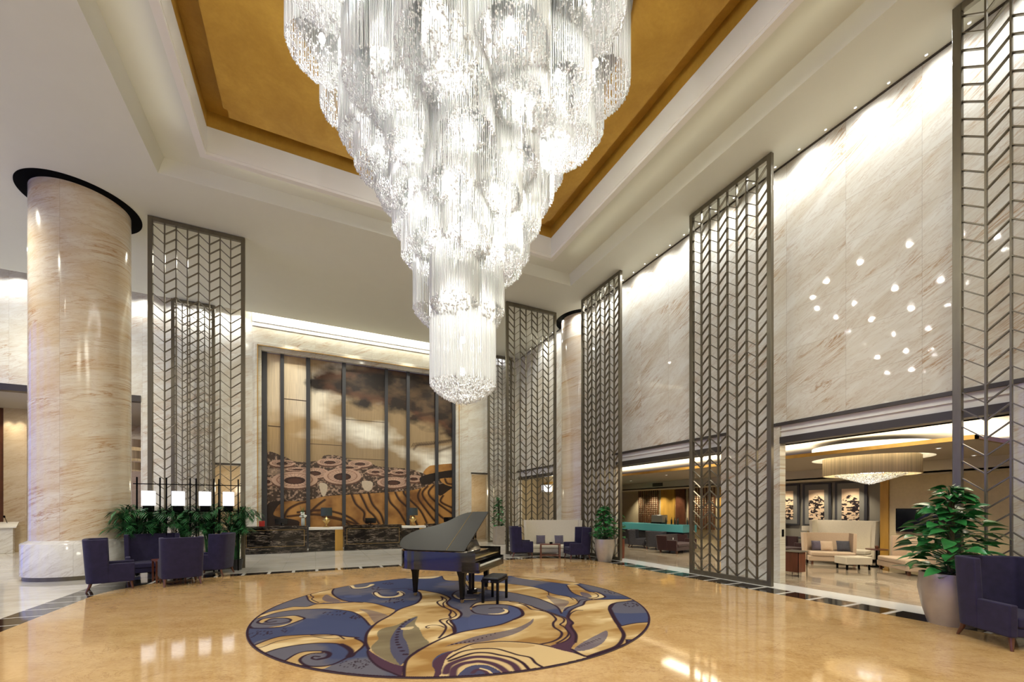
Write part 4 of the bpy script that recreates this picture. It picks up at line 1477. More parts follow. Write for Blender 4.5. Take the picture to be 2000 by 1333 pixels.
def build_piano():
    mid = np.array([3.015, 8.195])
    wv = np.array([-.741, .673])
    rz = math.atan2(.741, .673)      # local +X = treble side, local +Y = towards the tail
    # local origin: keyboard front centre on the floor
    org = mid - .35 * wv
    t_ = thing('grand_piano', (org[0], org[1], .014), rz, 'black grand piano with raised lid standing on the round rug', 'piano')
    Wd = .76
    L = 1.78
    # plan outline of the rim (behind the keyboard)
    curve = [(-Wd, .02), (-Wd, 1.25), (-Wd + .01, 1.45), (-Wd + .07, 1.62), (-Wd + .2, 1.74), (-Wd + .38, L), (-.25, 1.75), (-.08, 1.64), (.06, 1.45), (.18, 1.24), (.34, 1.05), (.52, .92), (.66, .80), (.74, .66), (Wd, .5), (Wd, .02)]
    sm = [tuple(p) for p in smooth_line(curve[1:-1], 4)]
    outline = [curve[0]] + sm + [curve[-1]]
    inner = []
    m_ = len(outline)
    cxo, cyo = -.15, .8
    for (x, y) in outline:
        d = math.hypot(x - cxo, y - cyo)
        inner.append((x + (cxo - x) / d * .045, y + (cyo - y) / d * .045))
    b_ = MB()
    za, zb = .62, .985
    vs = [(x, y, za) for x, y in outline] + [(x, y, zb) for x, y in outline] + [(x, y, zb) for x, y in inner] + [(x, y, za + .1) for x, y in inner]
    fs = []
    for i in range(m_ - 1):
        fs += [(i, i + 1, m_ + i + 1, m_ + i), (m_ + i, m_ + i + 1, 2 * m_ + i + 1, 2 * m_ + i), (2 * m_ + i, 2 * m_ + i + 1, 3 * m_ + i + 1, 3 * m_ + i)]
    b_.add(vs, fs)
    b_.add([(x, y, za) for x, y in outline], [tuple(range(m_))])
    # arms beside the keys, key bed, key slip
    b_.box(-Wd, -.05, .62, -Wd + .07, .30, .80)
    b_.box(Wd - .07, -.05, .62, Wd, .30, .80)
    b_.box(-Wd, -.05, .60, Wd, .30, .66)
    b_.box(-Wd + .07, -.045, .66, Wd - .07, -.02, .715)
    b_.build('case', M['piano'], t_)
    b_ = MB()
    b_.add([(x, y, .86) for x, y in inner], [tuple(range(m_))])
    b_.build('iron_frame', M['iron'], t_)
    # front fallboard + music desk
    b_ = MB()
    b_.box(-Wd + .05, .15, .72, Wd - .05, .18, .93)
    b_.box(-Wd + .045, .18, .90, Wd - .045, .42, .96)
    b_.build('fallboard', M['piano'], t_)
    b_ = MB()
    b_.bar((-.36, .36, .97), (-.36, .46, 1.16), .72, .012)
    b_.v = []; b_.f = []
    b_.add([(-.36, .34, .965), (.36, .34, .965), (.36, .44, 1.17), (-.36, .44, 1.17), (-.36, .355, .965), (.36, .355, .965), (.36, .455, 1.17), (-.36, .455, 1.17)], [(0, 1, 2, 3), (4, 7, 6, 5), (3, 2, 6, 7), (0, 3, 7, 4), (1, 5, 6, 2)])
    b_.build('music_desk', M['piano'], t_)
    # keys
    kw = (2 * Wd - .15) / 52
    b_ = MB()
    for i in range(52):
        x = -Wd + .075 + i * kw
        b_.box(x + .0008, -.015, .70, x + kw - .0008, .15, .725)
    b_.build('white_keys', M['ivory'], t_)
    b_ = MB()
    for i in range(51):
        if (i + 5) % 7 in (2, 6): continue
        x = -Wd + .075 + (i + 1) * kw
        b_.box(x - .0055, .045, .72, x + .0055, .15, .742)
    b_.build('black_keys', M['piano'], t_)
    # legs

    def leg(x, y):
        e = MB()
        vs_ = []
        for (z_, h) in ((.62, .085), (.57, .075), (.50, .058), (.10, .036), (.07, .040)):
            vs_ += [(x - h, y - h, z_), (x + h, y - h, z_), (x + h, y + h, z_), (x - h, y + h, z_)]
        fs_ = []
        for i in range(4):
            for k in range(4):
                k2 = (k + 1) % 4
                fs_.append((4 * i + k, 4 * i + k2, 4 * i + 4 + k2, 4 * i + 4 + k))
        fs_.append((16, 17, 18, 19))
        e.add(vs_, fs_)
        lg = e.build('leg', M['piano_leg'], t_, bevel=.008)
        c = MB(); c.tube([(x - .018, y, .033), (x + .018, y, .033)], .033, 14); c.tube([(x, y, .05), (x, y, .075)], .012, 8)
        c.build('caster', M['brass'], lg, True)
    leg(-Wd + .09, .33); leg(Wd - .09, .33); leg(-.33, 1.55)
    # lyre and pedals
    b_ = MB()
    b_.box(-.09, .38, .14, -.055, .44, .61); b_.box(.055, .38, .14, .09, .44, .61)
    b_.box(-.13, .33, .06, .13, .46, .14)
    b_.tube([(-.06, .44, .14), (-.1, .72, .6)], .006, 6); b_.tube([(.06, .44, .14), (.1, .72, .6)], .006, 6)
    ly = b_.build('pedal_lyre', M['piano_leg'], t_)
    for k in (-1, 0, 1):
        c = MB(); c.box(k * .07 - .012, .22, .055, k * .07 + .012, .36, .07); c.build('pedal', M['brass'], ly, bevel=.004)
    # lid: hinged along the bass side
    th = math.radians(29)
    ca, sa = math.cos(th), math.sin(th)
    f_y = .24
    seam = .62

    def lift(x, y, dz=0):
        r_ = x + Wd + .01
        return (-Wd - .01 + r_ * ca - dz * sa, y, 1.0 + r_ * sa + dz * ca)
    lo = [(-Wd - .012, f_y)] + [(x * 1.015 - .003, y + .01 if y > .3 else y) for x, y in sm if y > f_y] + [(Wd + .012, f_y)]

    def plate(poly, name, dz0, dz1):
        n_ = len(poly)
        c = MB()
        c.add([lift(x, y, dz0) for x, y in poly] + [lift(x, y, dz1) for x, y in poly], [tuple(range(n_)), tuple(range(n_, 2 * n_))[::-1]] + [(i, (i + 1) % n_, n_ + (i + 1) % n_, n_ + i) for i in range(n_)])
        return c.build(name, M['piano_lid'], t_)
    main = [(-Wd - .012, seam)] + [p for p in lo if p[1] > seam] + [(Wd + .003, seam)]
    front = [(-Wd - .012, f_y), (-Wd - .012, seam - .004)] + [(Wd + .003, seam - .004), (Wd + .012, .5), (Wd + .012, f_y)]
    ld = plate(main, 'lid', 0, .022)
    fr_ = plate(front, 'lid_front_flap', 0, .022)
    c = MB(); c.tube([lift(-Wd, seam, .024), lift(Wd - .01, seam, .024)], .004, 6); c.build('piano_hinge', M['brass'], ld)
    c = MB(); c.tube([(Wd - .05, .62, .97), lift(Wd - .12, .66, -.01)], .011, 8); c.build('lid_prop', M['piano'], t_)


build_piano()

# bench
t_ = thing('piano_bench', (3.245, 7.62, .014), math.atan2(.741, .673), 'black padded piano bench standing in front of the keyboard', 'bench')
b = MB(); b.box(-.31, -.18, .40, .31, .18, .45); b.build('frame', M['piano_leg'], t_, bevel=.006)
b = MB(); b.box(-.30, -.17, .45, .30, .17, .50); b.build('cushion', simple('black_leather', (.012, .012, .013), .45), t_, bevel=.022, seg=3)
for sx, sy in ((-1, -1), (1, -1), (1, 1), (-1, 1)):
    b = MB(); b.box(sx * .28 - .024, sy * .15 - .024, 0, sx * .28 + .024, sy * .15 + .024, .40); b.build('leg', M['piano_leg'], t_, bevel=.004)
b = MB(); b.tube([(-.33, 0, .43), (-.31, 0, .43)], .022, 12); b.build('adjusting_knob', M['steel'], t_)

# ------------------------------------------------------------------ wing armchairs


def curved_shell(halfw, y_front, y_back, z0, z1, th, flare, lean, rad=.16, top_curve=0.0):
    """U-shaped back with wings, as one solid"""
    path = [(-halfw, y_front), (-halfw, (y_front + y_back - rad) / 2), (-halfw, y_back - rad)]
    for k in range(1, 6):
        a = PI - k * PI / 12
        path.append((-halfw + rad + rad * math.cos(a), y_back - rad + rad * math.sin(a)))
    path.append((-halfw * .4, y_back + .005))
    path.append((0, y_back + .012))
    full = path + [(-x, y) for x, y in path[:-1][::-1]]
    n_ = len(full)
    inn = []
    for i, (x, y) in enumerate(full):
        a = full[max(i - 1, 0)]; b2 = full[min(i + 1, n_ - 1)]
        dx, dy = b2[0] - a[0], b2[1] - a[1]
        L_ = math.hypot(dx, dy)
        inn.append((x + dy / L_ * th, y - dx / L_ * th))
    c = MB()
    rows = [(0, full), (.5, full), (1, full), (1, inn), (.5, inn), (0, inn)]
    vs = []
    for t1, P in rows:
        for i, (x, y) in enumerate(P):
            z_ = z0 + (z1 - z0) * t1
            if t1 == 1: z_ -= top_curve * (1 - abs(x) / halfw) ** 1.0
            sc_ = 1 + flare * t1
            vs.append((x * sc_, y + lean * t1 * (1 if y > y_front + .1 else .6), z_))
    fs = []
    for r_ in range(5):
        for i in range(n_ - 1):
            fs.append((r_ * n_ + i, r_ * n_ + i + 1, (r_ + 1) * n_ + i + 1, (r_ + 1) * n_ + i))
    for i in range(n_ - 1):
        fs.append((5 * n_ + i, 5 * n_ + i + 1, i + 1, i))
    fs.append(tuple(r_ * n_ for r_ in range(6)))
    fs.append(tuple(r_ * n_ + n_ - 1 for r_ in range(6))[::-1])
    c.add(vs, fs)
    return c


def flared_leg(x, y, dx, dy, h=.2, r=.028):
    c = MB()
    c.tube([(x, y, h + .01), (x + dx * .25, y + dy * .25, h * .6), (x + dx, y + dy, 0.0)], [r * 1.25, r, r * .62], 8)
    return c


def make_armchair(hw=.40, name='wing_armchair', fab='navy'):
    t_ = thing(name, (0, 0, 0))
    m_ = M[fab]
    b_ = MB(); b_.box(-hw + .03, -.38, .18, hw - .03, .34, .30); b_.build('seat_base', m_, t_, bevel=.02, seg=3)
    b_ = MB(); b_.box(-hw + .10, -.40, .30, hw - .10, .28, .44); b_.build('seat_cushion', m_, t_, bevel=.035, seg=4)
    curved_shell(hw, .02, .40, .18, 1.16, .085, .06, .06).build('backrest', m_, t_, bevel=.018, seg=3)
    for s_ in (-1, 1):
        b_ = MB(); x0_, x1_ = sorted((s_ * (hw - .095), s_ * hw))
        b_.box(x0_, -.40, .18, x1_, .10, .60)
        b_.build('armrest', m_, t_, bevel=.018, seg=3)
    for sx in (-1, 1):
        flared_leg(sx * (hw - .07), -.34, sx * .02, -.03).build('leg', M['leg_wood'], t_, True)
        flared_leg(sx * (hw - .07), .32, sx * .02, .07).build('leg', M['leg_wood'], t_, True)
    return t_


A = make_armchair()
navy = [
    (-4.28, 12.66, (.93, .30), 'navy wing armchair in side view just in front of the left column plinth'),
    (-3.0, 12.72, (-.35, .94), 'navy wing armchair of the left group seen from behind, its back to the viewer'),
    (-2.58, 14.02, (-.93, .20), 'navy wing armchair of the left group nearest the tall lattice screen, facing left'),
    (7.22, 14.35, (.93, -.30), 'navy wing armchair at the left end of the cream sofa, facing right'),
    (8.72, 12.75, (-.93, .25), 'navy wing armchair at the right end of the cream sofa, facing left'),
    (8.63, 2.17, (-.55, -.83), 'large navy wing armchair in the right foreground, cut by the picture edge'),
]
for i, (x, y, fdir, lab) in enumerate(navy):
    o = A if i == 0 else copy_tree(A)
    o.location = (x, y, 0)
    o.rotation_euler = (0, 0, facing(*fdir))
    tag(o, lab, 'armchair', 'navy wing armchairs')
o = make_armchair(.54, 'settee')
o.location = (-3.95, 14.2, 0); o.rotation_euler = (0, 0, facing(.30, -.95))
tag(o, 'wide navy two-seat settee in front of the palms, facing the viewer', 'settee')


def wood_table(name, loc, rz, w_, d_, h, mat, label, cat='table'):
    t1 = thing(name, loc, rz, label, cat)
    b_ = MB(); b_.box(-w_ / 2, -d_ / 2, h - .035, w_ / 2, d_ / 2, h); b_.build('tabletop', mat, t1, bevel=.005)
    for sx in (-1, 1):
        for sy in (-1, 1):
            b_ = MB(); x, y = sx * (w_ / 2 - .03), sy * (d_ / 2 - .03)
            b_.box(x - .02, y - .02, 0, x + .02, y + .02, h - .035); b_.build('leg', mat, t1)
    b_ = MB(); b_.box(-w_ / 2 + .03, -d_ / 2 + .02, .08, w_ / 2 - .03, -d_ / 2 + .04, .11); b_.box(-w_ / 2 + .03, d_ / 2 - .04, .08, w_ / 2 - .03, d_ / 2 - .02, .11)
    b_.build('stretcher', mat, t1)
    return t1


wood_table('side_table', (-3.38, 13.32, 0), .4, .62, .62, .56, M['wood_red'], 'low reddish wood table in the middle of the left armchair group')
wood_table('side_table', (8.02, 13.52, 0), -YAW, .76, .5, .52, M['wood_red'], 'low reddish wood table in front of the high-backed cream sofa')
b = MB(); b.box(-.05, -.03, 0, .05, .03, .06)
tag(b.build('card_holder', M['black'], None, loc=(8.05, 13.5, .52)), 'small dark holder on the red wood table before the cream sofa', 'holder')

# ------------------------------------------------------------------ sofas


def make_sofa(name, hw, back_h, fab, depth=.42, seat=.42, arm=False):
    t1 = thing(name, (0, 0, 0))
    m_ = M[fab]
    b_ = MB(); b_.box(-hw + .04, -depth, .12, hw - .04, depth - .08, .28); b_.build('seat_base', m_, t1, bevel=.02, seg=3)
    b_ = MB(); b_.box(-hw + .11, -depth - .02, .28, hw - .11, depth - .16, seat); b_.build('seat_cushion', m_, t1, bevel=.035, seg=4)
    curved_shell(hw, -.05, depth, .12, back_h, .09, .05, .05, .12).build('backrest', m_, t1, bevel=.02, seg=3)
    for s_ in (-1, 1):
        if arm:
            b_ = MB(); x0_, x1_ = sorted((s_ * (hw - .10), s_ * hw)); b_.box(x0_, -depth, .12, x1_, .05, .55)
            b_.build('armrest', m_, t1, bevel=.02, seg=3)
        for sy in (-depth + .06, depth - .12):
            b_ = MB(); b_.box(s_ * (hw - .14) - .03, sy - .03, 0, s_ * (hw - .14) + .03, sy + .03, .13); b_.build('leg', M['leg_wood'], t1)
    return t1


o = make_sofa('high_back_sofa', 1.12, 1.38, 'cream_fabric')
o.location = (8.62, 14.3, 0); o.rotation_euler = (0, 0, facing(-.43, -.9))
tag(o, 'cream sofa with a very high curved back in the back right corner of the lobby', 'sofa')


def cushion(loc, rz, tilt, w_, mat, label, group):
    c = MB()
    N_ = 8
    vs = []
    for s_ in (-1, 1):
        for i in range(N_ + 1):
            for j in range(N_ + 1):
                u, v = i / N_ * 2 - 1, j / N_ * 2 - 1
                k = (1 - u ** 4) * (1 - v ** 4)
                e = 1 - .06 * (u * u * (1 - v * v) * 0 + (1 - abs(u)) * .5 * (abs(v) ** 6) + (1 - abs(v)) * .5 * (abs(u) ** 6))
                vs.append((u * w_ / 2 * e, s_ * .075 * k ** .6, v * w_ / 2 * e + w_ / 2))
    fs = []
    m1 = (N_ + 1) ** 2
    for i in range(N_):
        for j in range(N_):
            a = i * (N_ + 1) + j
            q = (a, a + N_ + 1, a + N_ + 2, a + 1)
            fs.append(q); fs.append(tuple(m1 + k for k in q[::-1]))
    c.add(vs, fs)
    o_ = c.build('cushion', mat, None, True, loc=loc, rot=(tilt, 0, rz))
    return tag(o_, label, 'cushion', group)


sr = facing(-.43, -.9)
cushion((8.16, 14.48, .425), sr, -.25, .36, M['cushion'], 'grey violet cushion on the left half of the high-backed cream sofa', 'cushions on the high-backed sofa')
cushion((8.83, 14.16, .425), sr + .15, -.25, .36, M['cushion'], 'grey violet cushion on the right half of the high-backed cream sofa', 'cushions on the high-backed sofa')

# ------------------------------------------------------------------ plants


def leaf_verts(L_, W_, p, yaw, pitch, roll, curl=.25):
    """heart-shaped leaf folded a little along its midrib, drooping at the tip"""
    prof = [(0, .10), (.06, .62), (.18, .92), (.34, 1.0), (.55, .84), (.76, .50), (.92, .18), (1.0, 0.0)]
    vs, fs = [], []
    for s_, w_ in prof:
        zc = -curl * L_ * s_ ** 2
        vs += [(s_ * L_, -w_ * W_ / 2, zc + .12 * w_ * W_), (s_ * L_, 0, zc), (s_ * L_, w_ * W_ / 2, zc + .12 * w_ * W_)]
    for i in range(len(prof) - 1):
        a = i * 3
        fs += [(a, a + 3, a + 4, a + 1), (a + 1, a + 4, a + 5, a + 2)]
    R_ = Matrix.Rotation(yaw, 4, 'Z') @ Matrix.Rotation(-pitch, 4, 'Y') @ Matrix.Rotation(roll, 4, 'X')
    return [tuple(Vector(p) + R_ @ Vector(v)) for v in vs], fs


def pole_plant(loc, pot_h, pot_rt, pot_rb, plant_top, spread, leafL, n_leaf, seed, label, square=False, potmat='pot'):
    rs = random.Random(seed)
    t1 = thing('potted_plant', (*loc, 0), 0, label, 'potted plant')
    b_ = MB()
    mid_r = pot_rt * 1.06
    prof = [(pot_rb, 0), (pot_rb + (mid_r - pot_rb) * .55, pot_h * .3), (mid_r, pot_h * .7), (pot_rt, pot_h), (pot_rt - .03, pot_h), (pot_rt - .035, pot_h - .06), (0, pot_h - .06)]
    if square:
        b_.box(-pot_rt, -pot_rt, 0, pot_rt, pot_rt, pot_h)
        b_.build('pot', M[potmat], t1, bevel=.015)
    else:
        b_.lathe(prof, 40)
        b_.build('pot', M[potmat], t1, True)
    b_ = MB(); b_.lathe([(pot_rt - .04, pot_h - .04), (0, pot_h - .02)], 24); b_.build('soil', M['soil'], t1)
    b_ = MB(); b_.tube([(0, 0, pot_h - .05), (0, 0, plant_top - .22)], .045, 10)
    b_.build('moss_pole', M['stem'], t1, True)
    b_ = MB(); st = MB()
    H_ = plant_top - pot_h
    for i in range(n_leaf):
        f = (i + rs.random()) / n_leaf
        z_ = pot_h + H_ * (f ** .9) * .95 - .02
        env = spread * (1.0 - .72 * f ** 1.6) * (.75 + .25 * min(1, f * 6))
        a = rs.random() * 2 * PI
        r_ = env * rs.uniform(.35, 1.0) - leafL * .45
        r_ = max(.05, r_)
        L_ = leafL * rs.uniform(.75, 1.15) * (1 - .25 * f)
        pit = rs.uniform(-.30, .40)
        p = (r_ * math.cos(a), r_ * math.sin(a), z_ + rs.uniform(-.03, .05))
        vs, fs = leaf_verts(L_, L_ * .72, p, a + rs.uniform(-.5, .5), pit, rs.uniform(-.5, .5), rs.uniform(.15, .45))
        b_.add(vs, fs)
        st.tube([(0, 0, max(pot_h, z_ - .12)), (r_ * .6 * math.cos(a), r_ * .6 * math.sin(a), z_ - .0), p], .005, 4, False)
    b_.build('foliage', M['leaf'], t1, True)
    st.build('leaf_stalks', M['palm'], t1)
    return t1


pole_plant((9.2, 2.97), .82, .37, .27, 2.28, .74, .27, 230, 3, 'largest potted climbing plant with broad glossy leaves, behind the foreground armchair')
pole_plant((9.22, 11.78), .78, .33, .23, 1.98, .57, .20, 260, 8, 'potted climbing plant in a champagne pot at the foot of the back right screen')
pole_plant((8.56, 19.6), .95, .24, .24, 2.5, .48, .22, 110, 9, 'potted plant in a tall square planter beyond the lattice screen, right of the piano', True)
pole_plant((10.3, 12.2), .72, .13, .12, 1.7, .26, .15, 60, 12, 'small bushy plant behind the back right screen by the lounge opening', False, 'wood_red')


def palm(loc, top, spread, n_fr, seed, label):
    rs = random.Random(seed)
    t1 = thing('potted_palm', (*loc, 0), 0, label, 'potted palm', 'potted palms under the lanterns')
    b_ = MB(); b_.lathe([(.13, 0), (.17, .32), (.16, .32), (.15, .28), (0, .28)], 20); b_.build('pot', M['pot_black'], t1, True)
    b_ = MB(); st = MB()
    for i in range(n_fr):
        a = rs.random() * 2 * PI
        lean = rs.uniform(.1, 1.0)
        L_ = rs.uniform(.75, 1.05)
        base = Vector((rs.uniform(-.07, .07), rs.uniform(-.07, .07), .28))
        hh = (top - .28) * rs.uniform(.55, .95)
        pts = []
        for k in range(9):
            s_ = k / 8
            out = spread * lean * s_ ** 1.7
            z_ = base.z + hh * (math.sin(s_ * PI * .62) / math.sin(PI * .62 if False else PI / 2))
            pts.append(Vector((base.x + out * math.cos(a), base.y + out * math.sin(a), z_)))
        st.tube(pts, [.012 - .0011 * k for k in range(9)], 5, False)
        for k in range(3, 9):
            for sub in (0, .33, .67):
                if k == 8 and sub: break
                s_ = (k + sub)
                p = pts[k] + (pts[min(k + 1, 8)] - pts[k]) * sub
                d = (pts[min(k + 1, 8)] - pts[k - 1]).normalized()
                sd = d.cross(Vector((0, 0, 1)))
                if sd.length < .1: sd = Vector((1, 0, 0))
                sd.normalize()
                LL = .30 * math.sin(PI * min(1, (s_ - 2.2) / 7.2)) + .07
                for sg in (-1, 1):
                    dr = (sd * sg + d * .75 + Vector((0, 0, -.15))).normalized()
                    q = p + dr * LL + Vector((0, 0, -.06))
                    wv_ = Vector((0, 0, 1)).cross(dr)
                    if wv_.length < .1: wv_ = Vector((0, 1, 0))
                    wv_ = wv_.normalized() * .015
                    mpt = p + dr * LL * .5
                    b_.add([p, mpt + wv_, q, mpt - wv_], [(0, 1, 2, 3)])
    b_.build('fronds', M['palm'], t1)
    st.build('frond_stems', M['palm'], t1)
    return t1


for i, (x, y, lab) in enumerate(((-4.55, 14.85, 'leftmost potted palm, its fronds reaching over the column plinth'), (-4.1, 14.98, 'potted palm behind the navy settee'), (-3.45, 14.98, 'potted palm directly behind the armchair that shows its back'), (-2.85, 14.98, 'potted palm between the two right-hand lanterns'), (-2.15, 14.88, 'rightmost potted palm, beside the left screen edge'))):
    palm((x, y), 2.02, .72, 46, 40 + i, lab)

# lantern stands over the palms
for i, (xa, xb, lab) in enumerate(((-4.42, -3.92, 'leftmost white box lantern on a black stand above the palms'), (-3.78, -3.24, 'second white box lantern from the column, on a black stand above the palms'), (-3.10, -2.68, 'third white box lantern from the column, on a black stand above the palms'), (-2.56, -2.08, 'white box lantern above the palms nearest the reception desks'))):
    xm = (xa + xb) / 2
    ys = 14.66
    t1 = thing('lantern_stand', (xm, ys, 0), 0, lab, 'lamp', 'lanterns over the palms')
    h_ = (xb - xa) / 2
    for s_ in (-1, 1):
        b = MB(); b.box(s_ * h_ - .015, -.015, 0, s_ * h_ + .015, .015, 2.72); b.build('post', M['black'], t1)
    b = MB(); b.box(-h_ - .08, -.01, 2.52, h_ + .08, .01, 2.545); b.build('crossbar', M['black'], t1)
    b = MB(); b.box(-h_, -.01, 1.76, h_, .01, 1.79); b.box(-.10, -.10, 1.79, .10, .10, 1.93); b.build('lamp_base', M['black'], t1)
    b = MB(); b.box(-.125, -.125, 1.93, .125, .125, 2.34); b.build('lamp_shade', M['glass_white'], t1, bevel=.006)

# ------------------------------------------------------------------ reception


def desk(x0, x1, h, label):
    y0, y1 = 19.5, 20.2
    t1 = thing('reception_desk', ((x0 + x1) / 2, (y0 + y1) / 2, 0), 0, label, 'reception desk', 'black marble reception desks')
    w_ = (x1 - x0) / 2; d_ = (y1 - y0) / 2
    b_ = MB(); b_.box(-w_, -d_ + .02, 0, w_, d_, .12); b_.build('plinth', M['black_marble'], t1)
    b_ = MB(); b_.box(-w_, -d_, .14, w_, d_, h - .06); b_.build('body', M['black_marble'], t1, bevel=.01)
    b_ = MB(); b_.box(-w_ - .02, -d_ - .03, h - .05, w_ + .02, d_, h); b_.build('countertop', M['black_marble'], t1, bevel=.006)
    b_ = MB()
    for z_ in (.28, h - .16): b_.box(-w_ + .1, -d_ - .006, z_, w_ - .1, -d_, z_ + .012)
    for x in (-w_ + .1, w_ - .11): b_.box(x, -d_ - .006, .28, x + .012, -d_, h - .148)
    b_.build('inlay_line', M['brass'], t1)


def link(x0, x1, label):
    y0, y1 = 19.75, 20.2
    t1 = thing('desk_return', ((x0 + x1) / 2, (y0 + y1) / 2, 0), 0, label, 'counter', 'lamp counters between the desks')
    w_ = (x1 - x0) / 2; d_ = (y1 - y0) / 2
    b_ = MB(); b_.box(-w_, -d_, 0, w_ - .32, d_, .93); b_.build('marble_panel', M['black_marble'], t1)
    b_ = MB(); b_.box(w_ - .32, -d_ - .03, 0, w_, d_, .93); b_.build('gold_panel', M['gold_wood'], t1)
    b_ = MB(); b_.box(-w_, -d_ - .05, .93, w_, d_, 1.03); b_.build('countertop', M['beam'], t1, bevel=.005)


desk(-2.6, -.32, 1.12, 'black marble reception desk at the left, beside the palms')
desk(1.14, 3.6, 1.12, 'black marble reception desk in the middle, below the mural')
desk(4.85, 7.3, 1.12, 'black marble reception desk mostly hidden behind the piano lid')
link(-.26, 1.10, 'low counter with gold side panel between the left and middle desks, carrying a dark lamp')
link(3.66, 4.80, 'low counter with gold side panel right of the middle desk, carrying a dark lamp')


def desk_lamp(x, y, z_, label):
    t1 = thing('desk_lamp', (x, y, z_), 0, label, 'lamp', 'dark pleated desk lamps')
    b_ = MB(); b_.lathe([(.12, 0), (.12, .02), (.05, .05), (.03, .12), (.10, .22), (.17, .30), (.16, .36), (.06, .40), (.02, .46), (.02, .5)], 20); b_.build('base', M['brass'], t1, True)
    for a in range(4):
        c = MB(); an = a * PI / 2 + .4
        c.tube([(0, 0, .3), (.12 * math.cos(an), .12 * math.sin(an), .24), (.2 * math.cos(an), .2 * math.sin(an), .33)], .012, 6); c.build('arm', M['brass'], t1)
    b_ = MB(); b_.lathe([(.235, .50), (.225, .86), (.222, .86), (.232, .50)], 36); b_.build('lamp_shade', M['shade_dark'], t1, True)
    b_ = MB(); b_.lathe([(0, .55), (.05, .58), (.05, .66), (0, .70)], 12); b_.build('bulb', M['bulb_core'], t1, True)
    light('POINT', (x, y, z_ + .78), 8, CREAM, .06)


desk_lamp(.44, 19.95, 1.03, 'dark pleated-shade lamp on the counter between the left and middle desks')
desk_lamp(4.22, 19.95, 1.03, 'dark pleated-shade lamp seen just above the tail of the piano')
t1 = thing('flower_vase', (-.48, 19.85, 1.12), 0, 'glass vase of white flowers on the right end of the left reception desk', 'vase')
b = MB(); b.lathe([(.05, 0), (.07, .02), (.07, .30), (.06, .32)], 16); b.build('vase', simple('pale_glass', (.5, .55, .5), .1), t1, True)
b = MB()
for i in range(12):
    a = random.random() * 6.28; r_ = random.uniform(.02, .12); z_ = random.uniform(.36, .55)
    b.lathe([(0, -.04), (.045, -.02), (.05, .02), (0, .04)], 8, (r_ * math.cos(a), r_ * math.sin(a), z_))
b.build('flowers', M['petal'], t1, True)
b = MB()
for i in range(7):
    a = random.random() * 6.28
    b.tube([(0, 0, .2), (.05 * math.cos(a), .05 * math.sin(a), .5), (.10 * math.cos(a), .10 * math.sin(a), .5 + .4 * random.random())], .006, 4)
b.build('stems', M['palm'], t1)
b = MB(); b.box(-.10, -.05, 0, .10, .05, .22)
tag(b.build('red_box', M['red_box'], None, loc=(-2.0, 19.9, 1.12)), 'small red box on the left end of the left reception desk', 'box')


def monitor(x, label):
    t1 = thing('monitor', (x, 20.0, 1.12), PI, label, 'monitor', 'monitors on the reception desks')
    b_ = MB(); b_.box(-.10, -.08, 0, .10, .08, .015); b_.box(-.02, -.02, 0, .02, .02, .12); b_.build('stand', M['black'], t1)
    b_ = MB(); b_.box(-.24, -.02, .06, .24, .01, .30); b_.build('display', M['screen'], t1, bevel=.006)


monitor(-1.3, 'small dark monitor on the left reception desk')
monitor(2.3, 'small dark monitor on the middle reception desk')
monitor(6.0, 'small dark monitor on the right reception desk behind the piano')

# lectern in the annex
t1 = thing('lectern', (-11.55, 24.45, 0), .3, 'pale stone lectern in the hall beyond the far left opening', 'lectern')
b = MB(); b.box(-.2, -.2, 0, .2, .2, 1.05); b.build('body', M['plinth'], t1, bevel=.01)
b = MB(); b.add([(-.3, -.28, 1.05), (.3, -.28, 1.05), (.3, .28, 1.25), (-.3, .28, 1.25), (-.3, -.28, 1.09), (.3, -.28, 1.09), (.3, .28, 1.29), (-.3, .28, 1.29)], [(0, 3, 2, 1), (4, 5, 6, 7), (0, 1, 5, 4), (1, 2, 6, 5), (2, 3, 7, 6), (3, 0, 4, 7)]); b.build('desktop', M['plinth'], t1)
b = MB(); b.tube([(0, .15, 1.25), (-.05, 0, 1.5)], .01, 6); b.tube([(-.05, 0, 1.48), (-.06, -.04, 1.55)], .03, 8); b.build('microphone', M['black'], t1)
# chandelier of the annex
t1 = thing('pendant_chandelier', (-7.75, 24.6, 0), 0, 'dim tiered pendant chandelier in the hall seen just right of the wide column', 'chandelier')
b = MB(); b.tube([(0, 0, 6.1), (0, 0, 4.9)], .02, 6); b.build('stem', M['black'], t1)
for z_, r_ in ((4.6, .9), (4.1, .8), (3.6, .62)):
    b = MB(); b.lathe([(r_, z_), (r_, z_ + .35), (r_ - .03, z_ + .35), (r_ - .03, z_)], 36); b.build('crystal_tier', M['fringe'], t1)

# ------------------------------------------------------------------ lounge furniture
o = make_sofa('lounge_sofa', .70, 1.02, 'beige_fabric', .42, .42)
o.location = (15.55, 7.95, 0); o.rotation_euler = (0, 0, facing(-.75, -.65))
tag(o, 'beige curved two-seat sofa below the third ink picture in the lounge', 'sofa')
cushion((15.45, 8.25, .425), facing(-.75, -.65), -.3, .34, M['cushion'], 'dark cushion at the left end of the beige lounge sofa', 'cushions on the beige lounge sofa')
cushion((15.55, 8.02, .425), facing(-.75, -.65), -.3, .34, M['beige_fabric'], 'beige cushion leaning on the left of the beige lounge sofa', 'cushions on the beige lounge sofa')
cushion((15.85, 7.68, .425), facing(-.75, -.65), -.3, .36, M['grey_fabric'], 'grey cushion at the right end of the beige lounge sofa', 'cushions on the beige lounge sofa')
o = make_sofa('lounge_sofa', .80, 1.02, 'beige_fabric', .42, .42)
o.location = (15.45, 5.85, 0); o.rotation_euler = (0, 0, facing(-.75, .66))
tag(o, 'beige lounge sofa seen from its side below the wall television', 'sofa')
